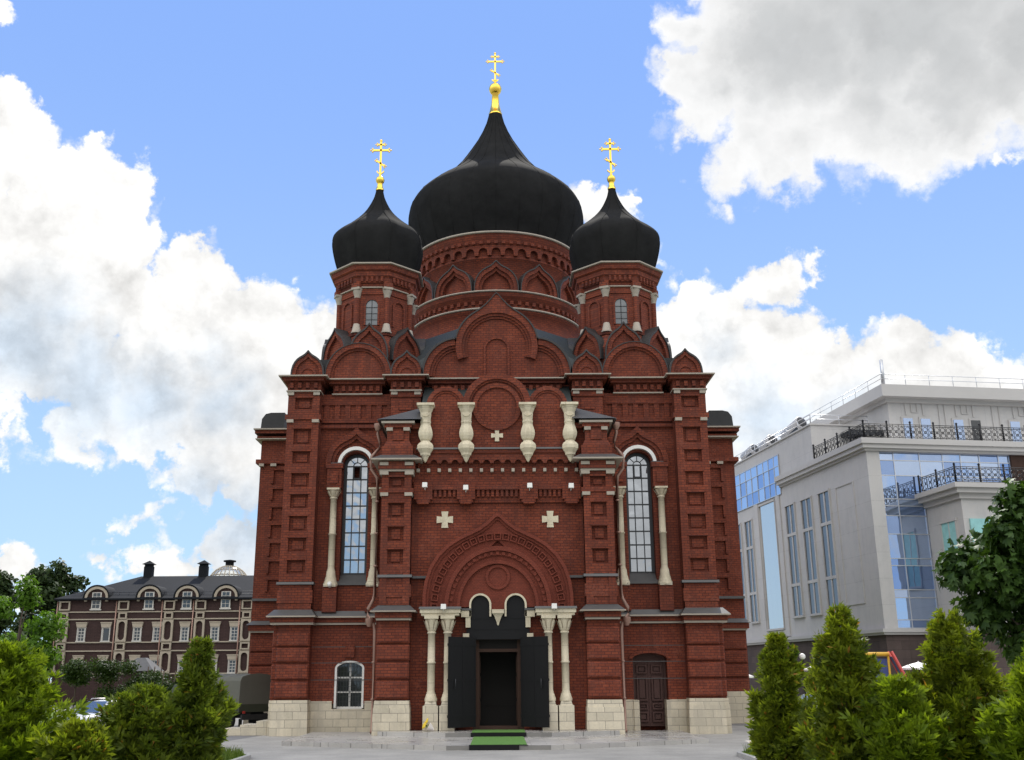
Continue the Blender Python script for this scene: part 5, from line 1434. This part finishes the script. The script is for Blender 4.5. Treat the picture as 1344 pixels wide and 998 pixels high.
# ================================================================== vehicles and small things
TYRE = mat("black_rubber", (.018, .018, .018), .8); RIM = mat("wheel_rim", (.45, .45, .46), .35, .8)
SILV = mat("silver_car_paint", (.55, .57, .60), .28, .35, .5, coat=.6); WCAR = mat("white_car_paint", (.78, .78, .77), .3, .0, .5, coat=.6)
LAMPG = mat("headlamp_lens", (.75, .77, .8), .1, .2); RED = mat("red_lens", (.35, .02, .015), .25); PLATE = mat("number_plate", (.7, .7, .68), .5)
CGL = glass_mat("car_glass", (.10, .14, .20), .5, .04, .02)
def wheel(parent, x, y, r, wd, s):
    t = MB(); t.M = Matrix.Translation((x, y, r)) @ Matrix.Rotation(R(90) * s, 4, 'Y')
    t.lathe([(r * .62, -wd / 2), (r * .92, -wd / 2), (r, -wd * .3), (r, wd * .3), (r * .92, wd / 2), (r * .62, wd / 2)], 0, 0, 24)
    o = t.build("wheel", TYRE, parent)
    q = MB(); q.M = t.M; q.lathe([(r * .63, wd * .1), (r * .63, wd * .45), (r * .5, wd * .3), (r * .18, wd * .42), (.01, wd * .44)], 0, 0, 20)
    for i in range(5):
        q.M = t.M @ Matrix.Rotation(i * 2 * PI / 5, 4, 'Z'); q.box(-r * .07, r * .07, r * .1, r * .6, wd * .3, wd * .46)
    q.build("rim", RIM, o)
def car(label, loc, rz, paint):
    """estate car; local -y is the front"""
    E_ = empty("parked_car", loc, rz); tag(E_, label, "car", "cars parked round the cathedral")
    # sections along the length: y, z of sill, bonnet/belt line, roof, half width at belt, half width at roof
    sec = [(-2.25, .38, .62, .62, .62, .60), (-2.15, .26, .80, .80, .80, .76), (-1.9, .22, .92, .92, .87, .80), (-1.0, .22, 1.02, 1.02, .90, .80), (-.82, .22, 1.04, 1.06, .90, .78),
           (-.1, .22, 1.05, 1.56, .91, .66), (.3, .22, 1.06, 1.62, .91, .66), (1.2, .22, 1.07, 1.60, .90, .65), (1.75, .24, 1.07, 1.52, .88, .62), (2.12, .28, 1.02, 1.08, .84, .70), (2.22, .40, .70, .70, .72, .66)]
    b = MB(); vs = []
    for (y, zs, zb, zr, wb, wr) in sec:
        vs += [(-wb * .93, y, zs), (-wb, y, (zs + zb) / 2), (-wb * .97, y, zb), (-wr, y, zr - .04), (-wr * .6, y, zr), (wr * .6, y, zr), (wr, y, zr - .04), (wb * .97, y, zb), (wb, y, (zs + zb) / 2), (wb * .93, y, zs)]
    fs = []
    for i in range(len(sec) - 1):
        for j in range(10): fs.append((i * 10 + j, i * 10 + (j + 1) % 10, (i + 1) * 10 + (j + 1) % 10, (i + 1) * 10 + j))
    fs += [tuple(range(10)), tuple(range(len(vs) - 1, len(vs) - 11, -1))]
    b.add(vs, fs, True); b.build("body", paint, E_)
    def quad(name, pts, mm): 
        q = MB(); q.add(pts, [tuple(range(len(pts)))]); return q.build(name, mm, E_)
    quad("windscreen", [(-.80, -.80, 1.09), (.80, -.80, 1.09), (.63, -.14, 1.565), (-.63, -.14, 1.565)], CGL)
    quad("rear_window", [(-.62, 1.80, 1.50), (.62, 1.80, 1.50), (.76, 2.10, 1.13), (-.76, 2.10, 1.13)], CGL)
    for s in SX:
        for (y0, y1, y2, y3) in ((-.62, .28, .28, -.06), (.36, 1.1, 1.1, .36), (1.18, 1.98, 1.7, 1.18)):
            quad("side_window", [(s * .905, y0, 1.10), (s * .905, y1, 1.11), (s * .69, y2, 1.53), (s * .69, y3, 1.53)], CGL)
        q = MB(); q.lathe([(.01, -.12), (.12, -.1), (.14, .02), (.01, .06)], 0, 0, 12); q.v = [(s * .62 + x * 1.5, -2.12 - z * .4, .70 + y * .8) for x, y, z in q.v]; q.build("headlight", LAMPG, E_)
        q = MB(); q.box(s * .74 - .08, s * .74 + .08, 2.05, 2.2, .74, 1.04); q.build("tail_light", RED, E_)
        q = MB(); q.box(s * 1.0 - .1, s * 1.0 + .1, -.70, -.58, 1.06, 1.22, .02, .02); q.build("mirror", paint, E_)
        q = MB(); q.tube([(s * .6, -.05, 1.62), (s * .6, 0, 1.68), (s * .6, 1.5, 1.66), (s * .6, 1.6, 1.58)], .025, 6); q.build("roof_rail", RIM, E_)
        for y in (-1.4, 1.35): wheel(E_, s * .80, y, .32, .22, s)
    q = MB(); q.box(-.42, .42, -2.24, -2.1, .52, .68); q.build("grille", TYRE, E_)
    q = MB(); q.box(-.26, .26, -2.28, -2.2, .38, .49); q.build("number_plate", PLATE, E_)
    return E_
car("silver estate car facing the lawn in front of the dark hedge", (-18.9, 51.0, 0), R(-28), SILV)
wc = car("white car parked along the base of the pale building", (18.8, 60, 0), R(70), WCAR)

# army truck with a canvas tilt beside the cathedral
CANV = mat("grey_green_canvas", (.115, .115, .095), .9, var=.2, vscale=2, bump=.3, bscale=5); ARMY = mat("dark_green_truck_paint", (.035, .042, .026), .5, var=.2)
TK = empty("canvas_truck", (-13.1, 54.3, 0), R(53)); tag(TK, "dark truck with a grey-green canvas tilt parked beside the cathedral's left corner", "truck")
# local x runs along the truck to its front (negative x), the rear right corner at the origin
def strip(m, sec):
    vs, fs = [], []
    k = len(sec[0])
    for s_ in sec: vs += s_
    for i in range(len(sec) - 1):
        for j in range(k - 1): fs.append((i * k + j, i * k + j + 1, (i + 1) * k + j + 1, (i + 1) * k + j))
    m.add(vs, fs)
m = MB(); sec = []
for i in range(9):
    y = i * .52; sag = .0 if i % 2 == 0 else .05
    sec.append([(0, y, .98), (-.02, y, 1.6), (.0 + sag * .4, y, 2.45), (.12, y, 2.66 - sag), (.6, y, 2.78 - sag), (1.15, y, 2.82 - sag), (1.7, y, 2.78 - sag), (2.18, y, 2.66 - sag), (2.3 - sag * .4, y, 2.45), (2.32, y, 1.6), (2.3, y, .98)])
strip(m, sec); m.add(sec[0], [tuple(range(11))]); m.add(sec[-1], [tuple(range(10, -1, -1))])
m.build("canvas_tilt", CANV, TK)
m = MB(); m.box(-.03, 2.33, -.04, 4.2, .92, 1.3)
for i in range(5): m.box(-.06, 2.36, .1 + i * 1.0, .16 + i * 1.0, .9, 1.32)
m.build("cargo_bed", ARMY, TK)
m = MB(); m.box(.5, .68, -.1, 6.4, .62, .85); m.box(1.62, 1.8, -.1, 6.4, .62, .85); m.box(.1, 2.2, -.15, -.03, .55, .8); m.build("chassis", TYRE, TK)
m = MB(); m.add([(.05, 4.35, .8), (2.25, 4.35, .8), (2.25, 6.2, .8), (.05, 6.2, .8), (.1, 4.35, 2.3), (2.2, 4.35, 2.3), (2.15, 5.6, 2.3), (.15, 5.6, 2.3), (.05, 6.2, 1.5), (2.25, 6.2, 1.5)],
      [(0, 1, 5, 4), (0, 4, 7, 8, 3), (1, 2, 9, 6, 5), (4, 5, 6, 7), (7, 6, 9, 8), (8, 9, 2, 3)]); m.build("cab", ARMY, TK)
m = MB(); m.add([(.22, 5.68, 2.22), (2.08, 5.68, 2.22), (2.15, 6.14, 1.6), (.15, 6.14, 1.6)], [(3, 2, 1, 0)]); m.build("windscreen", CGL, TK)
for s, x in ((-1, .18), (1, 2.12)):
    for y in (1.1, 5.2): wheel(TK, x, y, .52, .32, s)
for x in (.15, 2.05): 
    m = MB(); m.box(x, x + .14, -.16, -.1, .86, .98); m.build("tail_light", RED, TK)
m = MB(); m.box(.3, .5, .3, .34, .1, .6); m.box(1.85, 2.05, .3, .34, .1, .6); m.build("mudguard", TYRE, TK)

# things in front of the pale building
YB = mat("yellow_beam", (.62, .36, .03), .5); BLU = mat("blue_tarpaulin", (.05, .07, .22), .7, var=.3); REDP = mat("red_paint", (.40, .04, .03), .5)
ORG = mat("orange_brown_board", (.22, .075, .02), .6, var=.3, vscale=4)
G = empty("play_frame", (19.6, 56, 0)); tag(G, "play frame with a yellow top beam, blue side cloth and red slanting slide rail", "play frame")
m = MB(); m.tube([(-1.1, 0, 3.62), (1.0, 0, 3.62)], .11, 8); m.build("top_beam", YB, G)
m = MB(); m.box(-.95, .9, .05, .1, 1.2, 3.4); m.build("side_cloth", BLU, G)
for x in (-1.0, .95):
    m = MB(); m.tube([(x, .0, 0), (x, 0, 3.6)], .06, 8); m.build("post", YB, G)
for y in (-.25, .3):
    m = MB(); m.tube([(1.05, y, 3.75), (2.3, y - .6, .5)], .09, 8); m.build("slide_rail", REDP, G)
m = MB(); m.add([(1.08, -.2, 3.5), (1.08, .25, 3.5), (2.3, -.35, .4), (2.3, -.8, .4)], [(0, 1, 2, 3)]); m.build("slide_chute", BLU, G)
def parasol(label, x, y, z, r_, post):
    G = empty("parasol", (x, y, 0)); tag(G, label, "parasol", "white parasols by the pale building")
    m = MB(); m.lathe([(r_, z - .32), (r_ * .98, z - .22), (r_ * .55, z - .06), (.05, z + .06), (.02, z + .12)], 0, 0, 8, PI / 8, False); m.build("canopy", WPAINT, G)
    m = MB(); m.tube([(0, 0, 0), (0, 0, z - .05)], .035, 8); m.lathe([(.3, 0), (.3, .08), (.05, .1)], 0, 0, 14); m.build("pole", post, G)
parasol("white parasol next to the red slanting rail", 22.3, 56.5, 3.15, .95, BROWNW)
parasol("white parasol above the white car, flanked by two pale globes", 16.9, 56, 3.1, .85, BROWNW)
parasol("white parasol nearest the cathedral's transept", 14.9, 66, 2.75, .9, BROWNW)
G = empty("notice_stand", (22.5, 56.2, 0)); tag(G, "orange-brown wooden stand under the white parasol by the play frame", "stand")
m = MB(); m.box(-.5, .5, -.06, .06, .9, 2.6); m.build("board", ORG, G)
for x in (-.52, .52):
    m = MB(); m.tube([(x, 0, 0), (x, 0, 2.75)], .06, 8); m.build("post", ORG, G)
for (x, lab) in ((16.6, "park lamp with a pale globe, the nearer to the cathedral"), (17.3, "park lamp with a pale globe, beside the taller thuja's tip")):
    G = empty("globe_lamp", (x, 58, 0)); tag(G, lab, "street lamp", "globe lamps by the pale building")
    m = MB(); m.lathe([(.12, 0), (.1, .4), (.05, .5), (.04, 3.35), (.09, 3.4)], 0, 0, 10); m.build("post", IRON, G)
    m = MB(); m.lathe([(.02, 3.38)] + [(.17 * math.sin(R(a)), 3.56 - .17 * math.cos(R(a))) for a in range(20, 170, 15)] + [(.02, 3.73)], 0, 0, 14); m.build("globe", WPAINT, G)
# dark iron fence beside the right transept
G = empty("iron_fence", (14.9, 70, 0)); tag(G, "dark iron fence between the cathedral's transept and the pale building's lawn", "fence")
m = MB()
for k in (.25, 1.3): m.tube([(0, 0, k), (8.2, 0, k)], .03, 5)
for i in range(54): m.tube([(.15 * i + .06, 0, .1), (.15 * i + .06, 0, 1.5)], .016, 4)
m.build("railing", IRON, G)
for i in range(5):
    m = MB(); m.box(i * 2.05 - .07, i * 2.05 + .07, -.07, .07, 0, 1.65); m.build("post", IRON, G)
